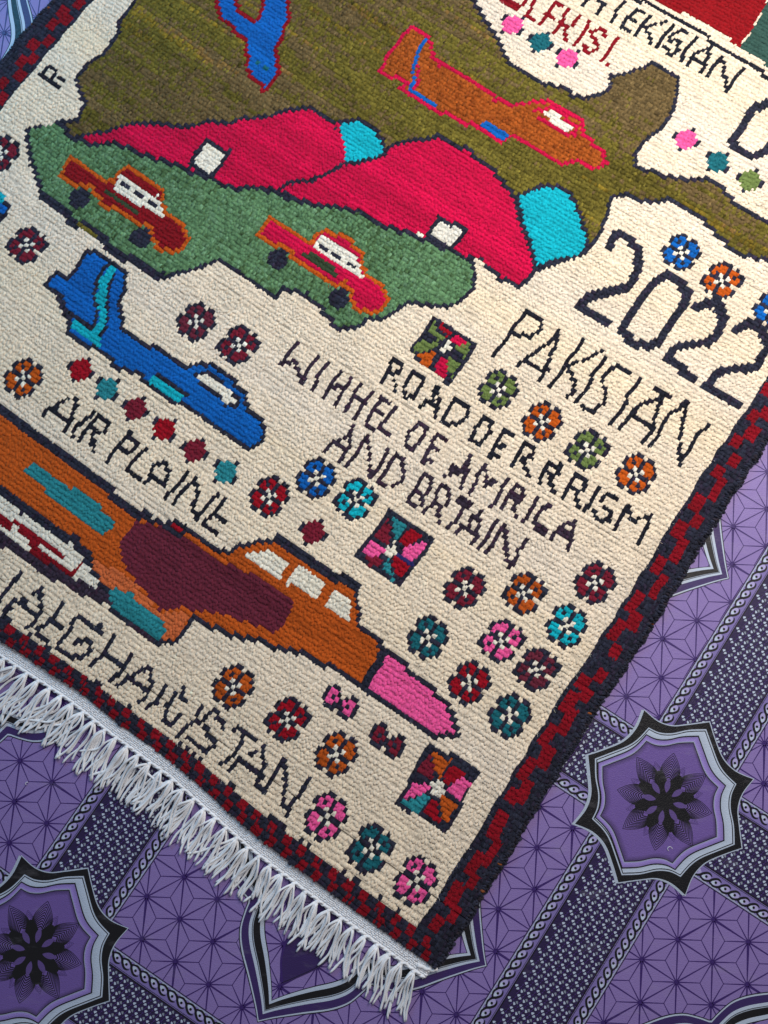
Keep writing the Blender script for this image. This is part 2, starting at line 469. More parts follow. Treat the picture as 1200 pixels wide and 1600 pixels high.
# ogee frames in the middle of the star panels
OCT = [(0.0, -0.357), (0.0246, -0.3335), (0.0722, -0.2935), (0.118, -0.2565), (0.1445, -0.2255), (0.157, -0.194), (0.164, -0.166)]
oct_c = smooth_curve(OCT, 5)
def eight(c):
    q = np.concatenate([c, np.stack([-c[:, 1], -c[:, 0]], 1)[::-1][1:-1]])   # mirror in the diagonal
    out = []
    for r in range(4):
        s = q.copy()
        for _ in range(r): s = np.stack([-s[:, 1], s[:, 0]], 1)
        out.append(s)
    return np.concatenate(out)
OG = eight(oct_c)
def ogee(org):
    cen = org + .5 * TA + .5 * TB
    if not shown(np.array([cen + x * TA + y * TB for x in np.linspace(-.36, .36, 15) for y in np.linspace(-.36, .36, 15)]), 60, .2).any(): return
    pr = Print()
    def w(k, ex=0.0):
        # thinner at the four tips, thicker at the flanks
        r = np.linalg.norm(OG, axis=1)
        f = (r.max() - r) / (r.max() - r.min())
        c = OG * (1 - (1 - k) * (.72 + .55 * f))[:, None]
        c = np.concatenate([c, c[:1]])
        return cen + np.outer(c[:, 0], TA) + np.outer(c[:, 1], TB)
    z = 0.0003
    lay = [(1.0, .988, PALE * .9, 0), (.988, .93, DEEP, 0), (.93, .905, PALE * .95, 0), (.905, .899, BLK, 0), (.899, .893, PALE * .7, 0),
           (.893, .838, BLK, 0), (.838, .805, PALE * .95, 0), (.805, .797, BLK, 0)]
    for a_, b_, c, _ in lay:
        pr.strip(w(a_, (1 - a_) * .25), w(b_, (1 - b_) * .25), c, z)
    pr.strip(w(1.008), w(1.0), BLK * 2, z)
    pr.build("ogee_frame", floor)
    lf = Print()
    for r in range(4):
        def q(x, y):
            for _ in range(r): x, y = -y, x
            return cen + x * TA + y * TB
        L_ = smooth_curve([(0.0, -.2674), (-.034, -.2233), (-.0456, -.1782), (-.04, -.12), (0, -.05)], 5)
        R_ = smooth_curve([(0.0, -.2674), (.0446, -.2033), (.0573, -.1661), (.05, -.11), (0, -.05)], 5)
        lf.strip([q(*p) for p in L_], [q(*p) for p in R_], DEEP * .9, 0.00032)
        lf.line([q(*p) for p in L_], .05, LINE, 0.00036)
        lf.line([q(p[0] - .004, p[1]) for p in R_], .014, BLK, 0.00036)
        for i in range(6):
            k = 1 - i * .12
            a = [q(-.0717 + .012 * i * .3, -.178 + .006 * i), q(-.0443, -.1609 + .006 * i), q(-.02, -.10)]
            lf.line([q(-.0717 + .004 * i, -.178 + .005 * i), q(-.040, -.158 + .004 * i)], .012, BLK, 0.00038)
            lf.line([q(-.0717 + .004 * i, -.178 + .005 * i), q(-.066 + .004 * i, -.12), q(-.05, -.06)], .012, BLK, 0.00038)
    lf.build("leaf_print", floor)
for (ca, cb) in CELLS: ogee(A0 + ca * TA + cb * TB)

# ================================================================== RUG
H = 0.011
PU, PV = 0.0535, 0.121
NI, NJ = 442, 236
UW = NI * PU
rug = bpy.data.objects.new("rug", None)
COL.objects.link(rug)
rug["label"] = "cream knotted rug with planes, cars, tents, flowers and lettering, white fringe at its lower edge"
rug["category"] = "rug"

PAL = dict(cream=(234, 216, 191), white=(232, 224, 206), navy=(40, 42, 56), black=(30, 32, 42), crimson=(198, 5, 64), red=(150, 12, 30), bred=(132, 14, 28),
           maroon=(100, 36, 52), dred=(118, 28, 46), orange=(190, 84, 22), rust=(182, 82, 26), lrust=(205, 104, 58), olive=(100, 90, 34), green=(92, 128, 88),
           dgreen=(52, 66, 44), leaf=(104, 122, 66), blue=(10, 92, 172), cyan=(16, 168, 184), teal=(40, 126, 134), pink=(238, 88, 152), brown=(158, 78, 26),
           carred=(130, 16, 26), plum=(52, 42, 56), topred=(140, 14, 22), bgreen=(52, 82, 74), nblue=(40, 42, 96), dteal=(26, 98, 108))
names = list(PAL); cid = {n: i for i, n in enumerate(names)}
PALA = np.array([lin(PAL[n]) for n in names])
grid = np.full((NI, NJ), cid['cream'], int)
part = np.zeros((NI, NJ), int)
parts = ["cream_field"]; plabel = {0: "plain cream wool ground of the rug"}
def new_part(name, label=None):
    parts.append(name); k = len(parts) - 1
    if label: plabel[k] = label
    return k
def cell(px):
    px = np.asarray(px, float).reshape(-1, 2)
    uv = p2uv(plan(px[:, 0], px[:, 1], H))
    return np.stack([-uv[:, 0] / PU, uv[:, 1] / PV], 1)
def Z(ox, oy, s, pts): return [(ox + x / s, oy + y / s) for x, y in pts]
def put(i, j, c, pt):
    if 0 <= i < NI and 0 <= j < NJ:
        grid[i, j] = cid[c]
        if pt is not None: part[i, j] = pt
def poly(px, c, pt, outline=None, ow=1):
    q = cell(px)
    lo = np.floor(q.min(0)).astype(int) - 1; hi = np.ceil(q.max(0)).astype(int) + 1
    i = np.arange(max(lo[0], 0), min(hi[0], NI)); j = np.arange(max(lo[1], 0), min(hi[1], NJ))
    if len(i) and len(j):
        X, Y = np.meshgrid(i + .5, j + .5, indexing='ij')
        ins = np.zeros(X.shape, bool)
        n = len(q)
        for a in range(n):
            x1, y1 = q[a]; x2, y2 = q[(a + 1) % n]
            if y1 == y2: continue
            cnd = ((y1 > Y) != (y2 > Y)) & (X < (x2 - x1) * (Y - y1) / (y2 - y1) + x1)
            ins ^= cnd
        sub = np.ix_(i, j)
        g = grid[sub]; g[ins] = cid[c]; grid[sub] = g
        if pt is not None:
            g = part[sub]; g[ins] = pt; part[sub] = g
    if outline: line(list(px) + [px[0]], outline, pt, ow)
def line(px, c, pt, w=1):
    """woven line: one knot (two cells across the weft) wide, or thicker"""
    q = cell(px)
    for a in range(len(q) - 1):
        d = q[a + 1] - q[a]; n = int(math.ceil(max(abs(d[0]) / 2, abs(d[1])))) + 1
        steep = abs(d[1]) >= abs(d[0]) / 2
        n = n if steep else int(abs(d[0])) + 2
        for k in range(n):
            t = k / max(1, n - 1)
            p = q[a] + d * t
            i, j = int(round(p[0] - 1)), int(math.floor(p[1]))
            lo, hi, rows = i, i + 2, (j,)
            if w == 2:
                if steep: lo, hi = i - 1, i + 3
                else: rows = (j, j + 1)
            if w >= 3: lo, hi, rows = i - 1, i + 3, (int(round(p[1] - 1)), int(round(p[1] - 1)) + 1)
            for ii in range(lo, hi):
                for jj in rows: put(ii, jj, c, pt)
def stamp(px, tpl, cmap, pt):
    q = cell([px])[0]
    h = len(tpl); w = len(tpl[0])
    i0 = int(round(q[0] - w)); j0 = int(round(q[1] - h / 2))
    for r, row in enumerate(tpl):
        for k, ch in enumerate(row):
            if ch == '.': continue
            for e in (0, 1): put(i0 + 2 * (w - 1 - k) + e, j0 + (h - 1 - r), cmap[ch], pt)

FLW = ["..KK.KK..", ".KCCKCCK.", "KCKCKCCCK", "KCCWKWCCK", ".KKKWKKK.", "KCCWKWCCK", "KCCCKCKCK", ".KCCKCCK.", "..KK.KK.."]
FLV = ["..KKK.K..", ".KCCKCCKK", "KCCCKCKCK", "KCKWKWCCK", ".KKKWKK..", "KCCWKWCCK", "KCKCKCCCK", "KKCCKCCK.", "..K.KKK.."]
HALF = [".KK...KK.", "KCCK.KCCK", "KCKCKCKCK", "KCCKKKCCK", ".KKK.KKK."]
DIA = ["...K...", "..CCC..", ".CCCCCK", "KCCCCCK", "KCCCCC.", "..CCC..", "...K..."]
DIB = ["....K..", "..CCC..", "KCCCCC.", "KCCCCCK", ".CCCCCK", "..CCC..", "..K...."]

# --- olive ground of the map, with the tents and the green strip
pm = new_part("map_motif", "olive brown map shape outlined in navy")
olive = [(210, 0), (200, 15), (185, 30), (187, 50), (173, 65), (160, 87), (137, 98), (128, 115), (122, 123), (125, 143), (132, 163), (123, 187), (90, 192),
         (115, 213), (250, 300), (520, 300), (700, 340), (835, 420), (883, 405), (914, 393), (933, 367), (947, 340), (950, 317), (960, 305), (987, 303), (1010, 315), (1043, 312), (1067, 323),
         (1093, 337), (1113, 357), (1133, 377), (1153, 397), (1200, 403), (1260, 420), (1330, 440), (1290, 400), (1240, 370), (1200, 348), (1177, 337), (1150, 320), (1127, 293),
         (1100, 280), (1067, 280), (1033, 275), (997, 260), (993, 243), (1007, 220), (1033, 203), (1050, 183), (1057, 150), (1060, 123), (1047, 113),
         (1020, 100), (1000, 107), (977, 113), (955, 118), (957, 137), (943, 147), (910, 153), (897, 150), (883, 137), (860, 133), (827, 117),
         (797, 100), (783, 67), (760, 33), (740, 0), (700, -70), (660, -140), (260, -140)]
poly(olive, 'olive', pm, 'navy')
pt = new_part("tent_motif", "crimson tent with a turquoise end and a white door")
tent1 = [(123, 213), (167, 203), (207, 193), (247, 192), (273, 198), (300, 198), (327, 190), (357, 192), (377, 187), (398, 182), (417, 180), (440, 172),
         (483, 167), (503, 177), (527, 190), (530, 213), (535, 230), (537, 253), (517, 270), (500, 277), (477, 282), (450, 287), (432, 297), (417, 293),
         (400, 295), (393, 293), (370, 297), (347, 287), (320, 277), (293, 267), (267, 255), (233, 245), (200, 230), (173, 222), (140, 227)]
poly(tent1, 'crimson', pt, 'navy')
poly([(527, 190), (557, 185), (577, 197), (593, 210), (600, 227), (600, 243), (580, 248), (560, 252), (538, 255), (535, 230), (530, 213)], 'cyan', pt, 'navy')
line([(527, 192), (530, 213), (535, 230), (536, 252)], 'crimson', pt)
poly([(322, 221), (358, 238), (335, 276), (298, 260), (310, 238)], 'white', pt, 'navy')
pt2 = new_part("tent_motif", "larger crimson tent with a turquoise end")
poly([(432, 297), (450, 287), (477, 282), (500, 277), (517, 270), (538, 255), (580, 248), (600, 243), (602, 230), (620, 223), (653, 217), (680, 212), (700, 218),
      (733, 237), (753, 253), (777, 273), (790, 290), (800, 302), (815, 347), (827, 377), (833, 400), (837, 416), (823, 437), (812, 446), (800, 437), (787, 437), (767, 423),
      (750, 405), (713, 400), (707, 393), (683, 382), (653, 372), (633, 363), (600, 352), (567, 333), (527, 322), (500, 323), (467, 313)], 'crimson', pt2, 'navy')
poly([(803, 303), (833, 293), (860, 287), (880, 293), (901, 312), (904, 333), (912, 360), (915, 383), (908, 397), (883, 403), (858, 408), (837, 418), (833, 400),
      (827, 377), (815, 347)], 'cyan', pt2, 'navy')
poly([(685, 338), (726, 358), (707, 390), (668, 370)], 'white', pt2, 'navy')
line([(656, 367), (660, 368)], 'white', pt2)
pg = new_part("green_strip", "green ground strip under the tents, outlined in navy")
green = [(40, 202), (62, 197), (90, 192), (103, 203), (115, 213), (140, 227), (173, 222), (200, 230), (233, 245), (267, 255), (293, 267), (320, 277), (347, 287), (370, 297), (393, 293), (417, 293),
         (433, 303), (467, 313), (500, 323), (527, 322), (567, 333), (600, 352), (633, 363), (653, 372), (683, 382), (707, 393), (737, 408), (743, 427),
         (740, 450), (723, 470), (700, 478), (667, 478), (640, 473), (620, 485), (600, 497), (573, 500), (560, 512), (533, 513), (513, 497), (500, 477),
         (480, 460), (443, 450), (432, 465), (420, 460), (400, 443), (363, 420), (343, 405), (320, 412), (290, 425), (248, 433), (217, 417), (187, 400),
         (147, 370), (107, 343), (62, 303), (60, 287), (50, 257), (43, 227)]
poly(green, 'green', pg)
line(green[3:27], 'navy', pg); line(green[26:] + green[:2], 'navy', pg)
line([(62, 303), (107, 343), (147, 370), (187, 400), (217, 417), (248, 433)], 'navy', pg, 2)
line([(322, 221), (300, 258)], 'navy', pt)
poly([(112, 341), (125, 343), (153, 366), (145, 369)], 'olive', pg)
poly([(742, 404), (757, 412), (757, 424), (745, 424)], 'cream', 0)

# --- cars
def car(dx, dy, body, rim, label):
    p = new_part("car_motif", label)
    T = lambda pts: [(x / 3 + dx, y / 3 + dy) for x, y in pts]
    poly(T([(330, 740), (420, 790), (500, 840), (535, 850), (560, 805), (600, 785), (690, 830), (765, 895), (768, 960), (790, 1010), (865, 1060), (880, 1120), (855, 1165),
            (800, 1185), (740, 1155), (705, 1115), (710, 1065), (680, 1040), (640, 1055), (560, 1000), (470, 940), (430, 900), (425, 875), (380, 860), (340, 865), (275, 810)]), body, p, rim)
    poly(T([(570, 815), (745, 925), (770, 985), (765, 1030), (735, 1010), (640, 950), (535, 880)]), 'white', p)
    for a in ((590, 868), (650, 912), (718, 958)): line(T([(a[0] - 14, a[1] - 8), (a[0] + 14, a[1] + 10)]), 'navy', p)
    line(T([(488, 900), (640, 1000)]), 'dgreen', p); line(T([(520, 908), (625, 975)]), 'dgreen', p)
    for a in ((370, 925), (655, 1112)):
        poly(T([(a[0] + 50 * math.cos(t), a[1] + 50 * math.sin(t)) for t in np.linspace(0, 2 * math.pi, 13)[:-1]]), 'navy', p)
car(0, 0, 'carred', 'orange', "dark red car with an orange rim and three window dots")
car(312, 96, 'crimson', 'orange', "bright crimson car with an orange rim and three window dots")

# --- blue plane cut by the top edge
p = new_part("aeroplane_motif", "blue plane outlined in dark red, seen at the top edge")
poly(Z(300, 0, 6, [(190, -120), (220, 20), (250, 130), (300, 200), (380, 270), (430, 330), (510, 380), (505, 450), (520, 560), (530, 680), (560, 740), (680, 830), (760, 750), (810, 680), (795, 560),
                   (780, 440), (830, 350), (870, 250), (915, 190), (890, 100), (890, 0), (880, -120)]), 'blue', p, 'bred')
poly(Z(300, 0, 6, [(390, -120), (400, 20), (420, 100), (480, 150), (560, 200), (620, 160), (650, 80), (665, 0), (680, -120)]), 'olive', p, 'bred')
for a in ((610, 580), (690, 635)): line(Z(300, 0, 6, [a, (a[0] + 8, a[1] + 4)]), 'dteal', p)
# --- brown plane, upper right
p = new_part("aeroplane_motif", "rust brown plane outlined in crimson on the olive map")
poly([(645, 40), (673, 57), (675, 83), (687, 100), (720, 117), (750, 133), (773, 153), (800, 167), (830, 160), (863, 157), (883, 170), (908, 185), (915, 213), (943, 237),
      (948, 256), (927, 262), (903, 250), (880, 255), (850, 238), (820, 223), (800, 212), (777, 220), (733, 193), (680, 170), (650, 155), (622, 138), (637, 133), (593, 107), (613, 77)], 'brown', p, 'crimson')
line([(667, 63), (653, 83), (648, 97), (646, 110), (645, 127), (640, 143), (656, 152), (678, 164)], 'blue', p)
line([(652, 105), (654, 125), (648, 135)], 'crimson', p)
poly([(747, 193), (760, 190), (797, 208), (788, 217), (775, 212)], 'blue', p)
poly([(845, 175), (863, 171), (897, 200), (890, 206), (866, 192)], 'white', p)
line([(838, 175), (860, 166), (880, 178), (901, 200), (900, 211), (885, 210), (864, 197), (845, 183)], 'crimson', p)

# --- blue plane, left
p = new_part("aeroplane_motif", "blue plane with turquoise patches and navy outline, left of the lettering")
bl = Z(60, 380, 6, [(430, 85), (510, 70), (820, 270), (820, 400), (780, 480), (740, 540), (770, 610), (780, 700), (790, 780), (960, 900), (1200, 1060)]) + \
     [(290, 577), (313, 568), (332, 568), (360, 592), (385, 612), (386, 635), (400, 650), (414, 665), (408, 688), (390, 698), (345, 670), (300, 643), (277, 628), (250, 615), (230, 597), (213, 582), (187, 577)] + \
     Z(60, 380, 6, [(700, 1120), (600, 1040), (570, 1000), (530, 990), (340, 890), (280, 840), (300, 700), (220, 620), (200, 500), (130, 430), (60, 375), (160, 265), (270, 340)])
poly(bl, 'blue', p, 'navy')
line(Z(60, 380, 6, [(60, 378), (130, 440), (200, 520), (240, 620), (320, 690), (420, 740), (490, 790)]), 'navy', p)
line(Z(60, 380, 6, [(640, 210), (560, 290), (530, 340), (540, 420), (520, 480), (540, 560), (540, 640), (520, 740), (490, 780)]), 'navy', p)
line(Z(60, 380, 6, [(700, 250), (680, 330), (660, 400), (640, 440), (640, 560), (650, 620), (640, 700), (610, 800), (580, 840)]), 'navy', p)
line(Z(60, 380, 6, [(680, 240), (630, 310), (590, 350), (610, 380), (570, 420), (600, 470), (560, 510), (600, 560), (600, 640), (600, 700), (580, 750), (540, 800)]), 'cyan', p, 2)
poly(Z(60, 380, 6, [(310, 720), (380, 740), (460, 800), (540, 810), (580, 880), (580, 960), (540, 970), (330, 830), (300, 780)]), 'cyan', p)
poly(Z(0, 400, 3, [(700, 565), (740, 560), (865, 650), (835, 685), (690, 595)]), 'cyan', p)
line(Z(0, 400, 3, [(735, 562), (875, 650)]), 'navy', p)
poly(Z(0, 400, 3, [(905, 560), (920, 545), (972, 538), (1010, 560), (1130, 665), (1115, 710), (1060, 705), (960, 625)]), 'navy', p)
poly(Z(0, 400, 3, [(925, 562), (970, 550), (1115, 668), (1100, 692), (1065, 685), (970, 605)]), 'white', p)

# --- large orange plane
p = new_part("aeroplane_motif", "large rust orange plane with a plum body, three cabin windows and a pink nose")
big = [(-60, 600), (0, 647), (33, 670), (60, 690), (90, 707), (113, 730), (153, 757), (193, 790), (203, 800), (233, 813), (263, 820), (287, 826), (317, 847), (345, 860), (357, 865), (377, 855), (400, 850),
       (410, 846), (427, 845), (467, 873), (513, 897), (557, 923), (560, 947), (563, 977), (600, 1010), (633, 1040), (663, 1067), (700, 1100), (717, 1140), (718, 1150), (683, 1150),
       (633, 1123), (600, 1097), (567, 1075), (533, 1053), (483, 1023), (433, 1013), (400, 1000), (360, 993), (333, 980), (300, 963), (290, 977), (277, 997), (262, 1003), (247, 1000), (200, 967),
       (167, 937), (100, 905), (50, 872), (0, 835), (-60, 790)]
poly(big, 'rust', p)
line(big[:10], 'navy', p, 2); line(big[9:27], 'navy', p); line(big[26:45], 'navy', p); line(big[44:], 'navy', p, 3)
line([(557, 923), (560, 947), (563, 977), (600, 1010)], 'navy', p)
line([(0, 640), (33, 664), (60, 684), (113, 722)], 'navy', p); line([(427, 845), (467, 873), (513, 897), (557, 923)], 'navy', p, 2)
poly([(-60, 740), (0, 772), (30, 800), (70, 822), (110, 846), (125, 862), (137, 880), (155, 905), (160, 918), (140, 925), (100, 906), (50, 862), (0, 832), (-60, 800)], 'white', p)
line([(-60, 728), (0, 766), (33, 798), (73, 823), (112, 846), (130, 868), (140, 884), (157, 908), (168, 935)], 'navy', p, 2)
for o in (5, 9): line([(-40, 806 + o), (0, 839 + o), (45, 868 + o), (85, 893 + o), (125, 915 + o), (155, 926 + o)], 'plum', p, 2)
line([(155, 930), (185, 955), (225, 988), (247, 1001)], 'plum', p, 2)
poly(Z(0, 760, 5, [(-40, 200), (0, 225), (60, 255), (110, 260), (160, 300), (90, 290), (70, 370), (0, 310), (-40, 280)]), 'bred', p)
poly(Z(0, 760, 5, [(110, 265), (310, 400), (480, 510), (500, 560), (470, 555), (330, 450), (270, 460), (400, 560), (560, 650), (640, 570), (640, 600), (560, 710), (500, 660), (390, 610), (220, 510), (240, 460), (160, 380)]), 'bred', p)
poly([(215, 811), (233, 820), (253, 823), (270, 830), (300, 847), (333, 870), (367, 887), (400, 900), (433, 917), (458, 937), (455, 957), (443, 977), (427, 990), (400, 977), (383, 973),
      (350, 960), (300, 953), (283, 947), (247, 953), (233, 933), (200, 893), (192, 880), (187, 848)], 'maroon', p)
poly([(37, 737), (53, 723), (147, 783), (180, 817), (178, 824), (163, 835), (117, 807)], 'teal', p)
poly([(137, 873), (160, 878), (180, 892), (210, 912), (214, 916), (247, 955), (262, 957), (277, 954), (294, 962), (275, 995), (250, 998), (240, 960), (197, 923), (170, 920), (155, 903)], 'lrust', p)
poly([(170, 921), (182, 917), (198, 923), (245, 962), (260, 983), (247, 998), (213, 978), (172, 942)], 'teal', p)
poly([(260, 818), (275, 815), (290, 828), (284, 837), (266, 828)], 'red', p, 'navy')
poly([(386, 868), (410, 862), (422, 860), (454, 879), (440, 905), (402, 882)], 'white', p)
poly(Z(400, 800, 3, [(200, 255), (330, 340), (290, 420), (145, 330)]), 'white', p)
poly(Z(400, 800, 3, [(370, 375), (450, 420), (445, 525), (320, 450)]), 'white', p)
nose = [(602, 1012), (633, 1040), (663, 1067), (700, 1100), (717, 1140), (718, 1150), (683, 1150), (633, 1123), (600, 1097), (567, 1075), (586, 1047)]
poly(nose, 'pink', p)
line(nose[:7], 'navy', p); line(nose[5:10], 'navy', p)
line([(603, 1013), (585, 1047), (567, 1075)], 'navy', p, 2)

# --- top field beyond the double line
p = new_part("border_stripe", "thin black line closing the cream field")
line([(900, -58), (1000, 0), (1075, 41), (1137, 79), (1200, 120), (1260, 160)], 'black', p, 1)
p = new_part("red_block", "deep red block beyond the black line")
poly([(900, -90), (1025, 0), (1075, 25), (1115, 47), (1155, 71), (1200, 0), (1260, -90)], 'topred', p)
p = new_part("green_block", "dark grey green block beyond the red one")
poly([(1157, 72), (1200, 103), (1300, 170), (1400, 60), (1260, -90), (1200, 2)], 'bgreen', p)

# --- pinwheel squares
def square(corners, polys, label):
    p = new_part("pinwheel_square", label)
    poly(corners, 'navy', p)
    for c, pts in polys: poly(pts, c, p)
z = lambda pts: Z(640, 480, 10, pts)
square([(678, 493), (748, 541), (704, 603), (639, 550)], [('leaf', z([(390, 220), (290, 390), (440, 530), (530, 500), (430, 370)])), ('leaf', z([(220, 470), (90, 620), (80, 700), (270, 710), (440, 600)])),
       ('orange', z([(70, 740), (300, 940), (380, 800), (460, 690), (340, 690), (200, 730)])), ('crimson', z([(530, 740), (360, 940), (570, 1120), (610, 1080), (590, 930), (570, 800)])),
       ('leaf', z([(610, 710), (600, 840), (620, 1000), (680, 1100), (800, 870)])), ('leaf', z([(680, 640), (850, 790), (980, 640), (930, 580), (780, 600)])),
       ('crimson', z([(740, 420), (640, 520), (750, 610), (890, 570)])), ('red', z([(530, 260), (480, 330), (550, 400), (590, 500), (670, 410)])),
       ('white', z([(470, 560), (560, 600), (590, 520), (640, 570), (600, 620), (670, 660), (560, 680), (500, 720), (480, 650)]))], "square of olive, crimson and orange segments with a white centre")
z = lambda pts: Z(580, 800, 10, pts)
square([(606, 793), (679, 841), (627, 919), (553, 870)], [('dred', z([(230, 90), (50, 370), (280, 500), (290, 250)])), ('teal', z([(330, 70), (560, 160), (480, 290), (390, 430), (330, 330)])),
       ('red', z([(610, 210), (440, 440), (450, 520), (600, 530), (740, 400), (890, 380), (740, 300)])), ('pink', z([(440, 580), (560, 530), (680, 490), (800, 435), (890, 465), (790, 610), (640, 780)])),
       ('nblue', z([(400, 670), (450, 630), (710, 820), (640, 850)])), ('red', z([(390, 700), (330, 750), (400, 980), (480, 1070), (610, 860)])), ('teal', z([(280, 740), (170, 920), (380, 1100), (400, 1050), (330, 900)])),
       ('dred', z([(-70, 700), (0, 850), (130, 880), (220, 760), (150, 670)])), ('pink', z([(-90, 560), (0, 430), (240, 600), (200, 660), (60, 700), (-90, 650)])), ('nblue', z([(-30, 370), (0, 350), (240, 500), (220, 540)])),
       ('white', z([(350, 430), (400, 520), (380, 570), (450, 620), (370, 680), (310, 740), (230, 670), (250, 530), (340, 550)]))], "square of pink, teal and red segments with a white centre")
z = lambda pts: Z(610, 1150, 8, pts)
square([(673, 1158), (750, 1206), (697, 1300), (614, 1254)], [('dred', z([(490, 220), (330, 450), (530, 570), (545, 350)])), ('rust', z([(530, 190), (760, 300), (700, 400), (630, 540), (565, 450)])),
       ('red', z([(820, 360), (680, 460), (690, 630), (830, 560), (1000, 480)])), ('pink', z([(690, 660), (880, 540), (1050, 590), (960, 660), (870, 790)])), ('pink', z([(290, 530), (490, 640), (400, 710), (230, 770), (150, 790)])),
       ('teal', z([(140, 800), (250, 780), (330, 750), (430, 710), (510, 750), (400, 860), (320, 980)])), ('red', z([(510, 750), (380, 940), (620, 1120), (570, 850)])), ('rust', z([(600, 730), (840, 850), (740, 960), (690, 1100), (640, 1000), (620, 850)])),
       ('white', z([(490, 590), (580, 550), (660, 600), (640, 650), (670, 700), (560, 760), (500, 700)]))], "square of pink, orange and red segments near the corner of the rug")
p = new_part("pinwheel_square", "navy square with blue and turquoise segments, cut by the left edge")
poly([(19, 317), (-5, 300), (-60, 270), (-70, 300), (-20, 345), (3, 345)], 'navy', p)
line([(2, 313), (-10, 305)], 'cyan', p, 2); line([(2, 328), (-8, 322)], 'blue', p, 2)

# --- flowers and diamonds
for n, (x, y, c) in enumerate([(-2, 240, 'dred'), (41, 380, 'dred'), (38, 589, 'orange'), (303, 503, 'maroon'), (372, 538, 'dred'), (422, 775, 'red'), (495, 745, 'blue'), (553, 781, 'cyan'), (777, 610, 'leaf'), (848, 657, 'orange'),
                (919, 701, 'leaf'), (994, 744, 'orange'), (1062, 394, 'blue'), (1129, 436, 'orange'), (1207, 481, 'blue'), (725, 922, 'dred'), (820, 927, 'rust'), (929, 908, 'dred'), (883, 979, 'cyan'), (787, 1002, 'pink'),
                (668, 997, 'dteal'), (735, 1070, 'red'), (840, 1050, 'maroon'), (797, 1122, 'dteal'), (362, 1074, 'rust'), (447, 1127, 'red'), (521, 1179, 'rust'), (509, 1272, 'pink'), (577, 1327, 'dteal'), (648, 1378, 'pink')]):
    p = new_part("flower_motif", None)
    stamp((x, y), FLV if n % 3 == 1 else FLW, dict(K='navy', C=c, W='white'), p)
for (x, y, c) in ((531, 1099, 'pink'), (606, 1155, 'dred')):
    p = new_part("bud_motif", None)
    stamp((x, y), HALF, dict(K='navy', C=c, W='white'), p)
for n, (x, y, c) in enumerate([(126, 580, 'red'), (169, 608, 'teal'), (213, 640, 'dred'), (258, 672, 'red'), (307, 705, 'dred'), (354, 739, 'teal'), (493, 830, 'dred'), (801, 40, 'pink'), (846, 66, 'dteal'), (889, 92, 'pink'),
                (1073, 220, 'pink'), (1124, 253, 'dteal'), (1174, 283, 'leaf')]):
    p = new_part("diamond_motif", None)
    stamp((x, y), DIB if n % 2 else DIA, dict(K='navy', C=c), p)

# --- lettering
def word(ox, oy, s, strokes, c='black', label=None, pt=None):
    p = new_part("lettering", label) if pt is None else pt
    for st in strokes:
        w = 1
        if isinstance(st, tuple): w, st = st
        if len(st) == 1: st = [st[0], (st[0][0] + .1, st[0][1])]
        line(Z(ox, oy, s, st), c, p, w)
    return p
word(800, 400, 3, [(3, [(444, -45), (470, -95), (510, -100), (550, -75), (590, -20), (580, 80), (535, 150), (440, 170), (350, 190), (310, 235), (380, 280), (440, 315)]),
                   (3, [(715, 85), (650, 130), (600, 210), (540, 290), (515, 345), (560, 400), (640, 425), (690, 400), (740, 320), (800, 230), (815, 170), (780, 120), (715, 85)]),
                   (3, [(850, 240), (900, 210), (960, 225), (985, 290), (960, 370), (920, 410)]), (2, [(920, 410), (830, 420), (750, 435)]), (3, [(750, 440), (720, 485), (780, 520), (855, 565)]),
                   (3, [(1045, 345), (1100, 310), (1170, 350), (1195, 420), (1150, 510), (1100, 525)]), (2, [(1100, 525), (1040, 535), (960, 550)]), (3, [(960, 550), (910, 600), (980, 640), (1060, 685)])], 'navy', "large navy date 2022")
word(800, 0, 3, [(3, [(1195, 485), (1140, 495), (1085, 590), (1035, 660), (1060, 700), (1130, 730), (1190, 710), (1270, 600), (1290, 540), (1250, 500), (1195, 485)])], 'navy', "large navy nought at the right edge")
pk = word(800, 400, 3, [[(70, 260), (0, 350), (-75, 465)], [(70, 260), (140, 300), (140, 340), (90, 390), (15, 360)],
                   [(215, 350), (165, 420), (100, 455), (30, 520)], [(215, 350), (205, 430), (140, 580)], [(75, 490), (170, 540)],
                   [(330, 400), (190, 615)], [(415, 455), (340, 490), (265, 510)], [(265, 510), (285, 570), (300, 635), (270, 665)],
                   [(440, 480), (305, 690)], [(550, 550), (520, 520), (470, 520), (430, 575), (440, 630), (430, 690), (390, 730), (345, 700)],
                   [(605, 575), (470, 785)], [(680, 620), (740, 655)]], label="black woven word PAKISTAN")
word(860, 620, 5, [[(870, -50), (870, 20), (830, 150), (810, 240), (740, 350)], [(870, 20), (740, 50), (650, 120), (560, 250)], [(660, 150), (800, 240)],
                   [(1060, 50), (960, 120), (880, 240), (800, 380)], [(1070, 50), (1040, 170), (1050, 220), (1020, 320), (1020, 430), (1010, 500)], [(1230, 220), (1130, 340), (1080, 440), (1030, 520)]], pt=pk)
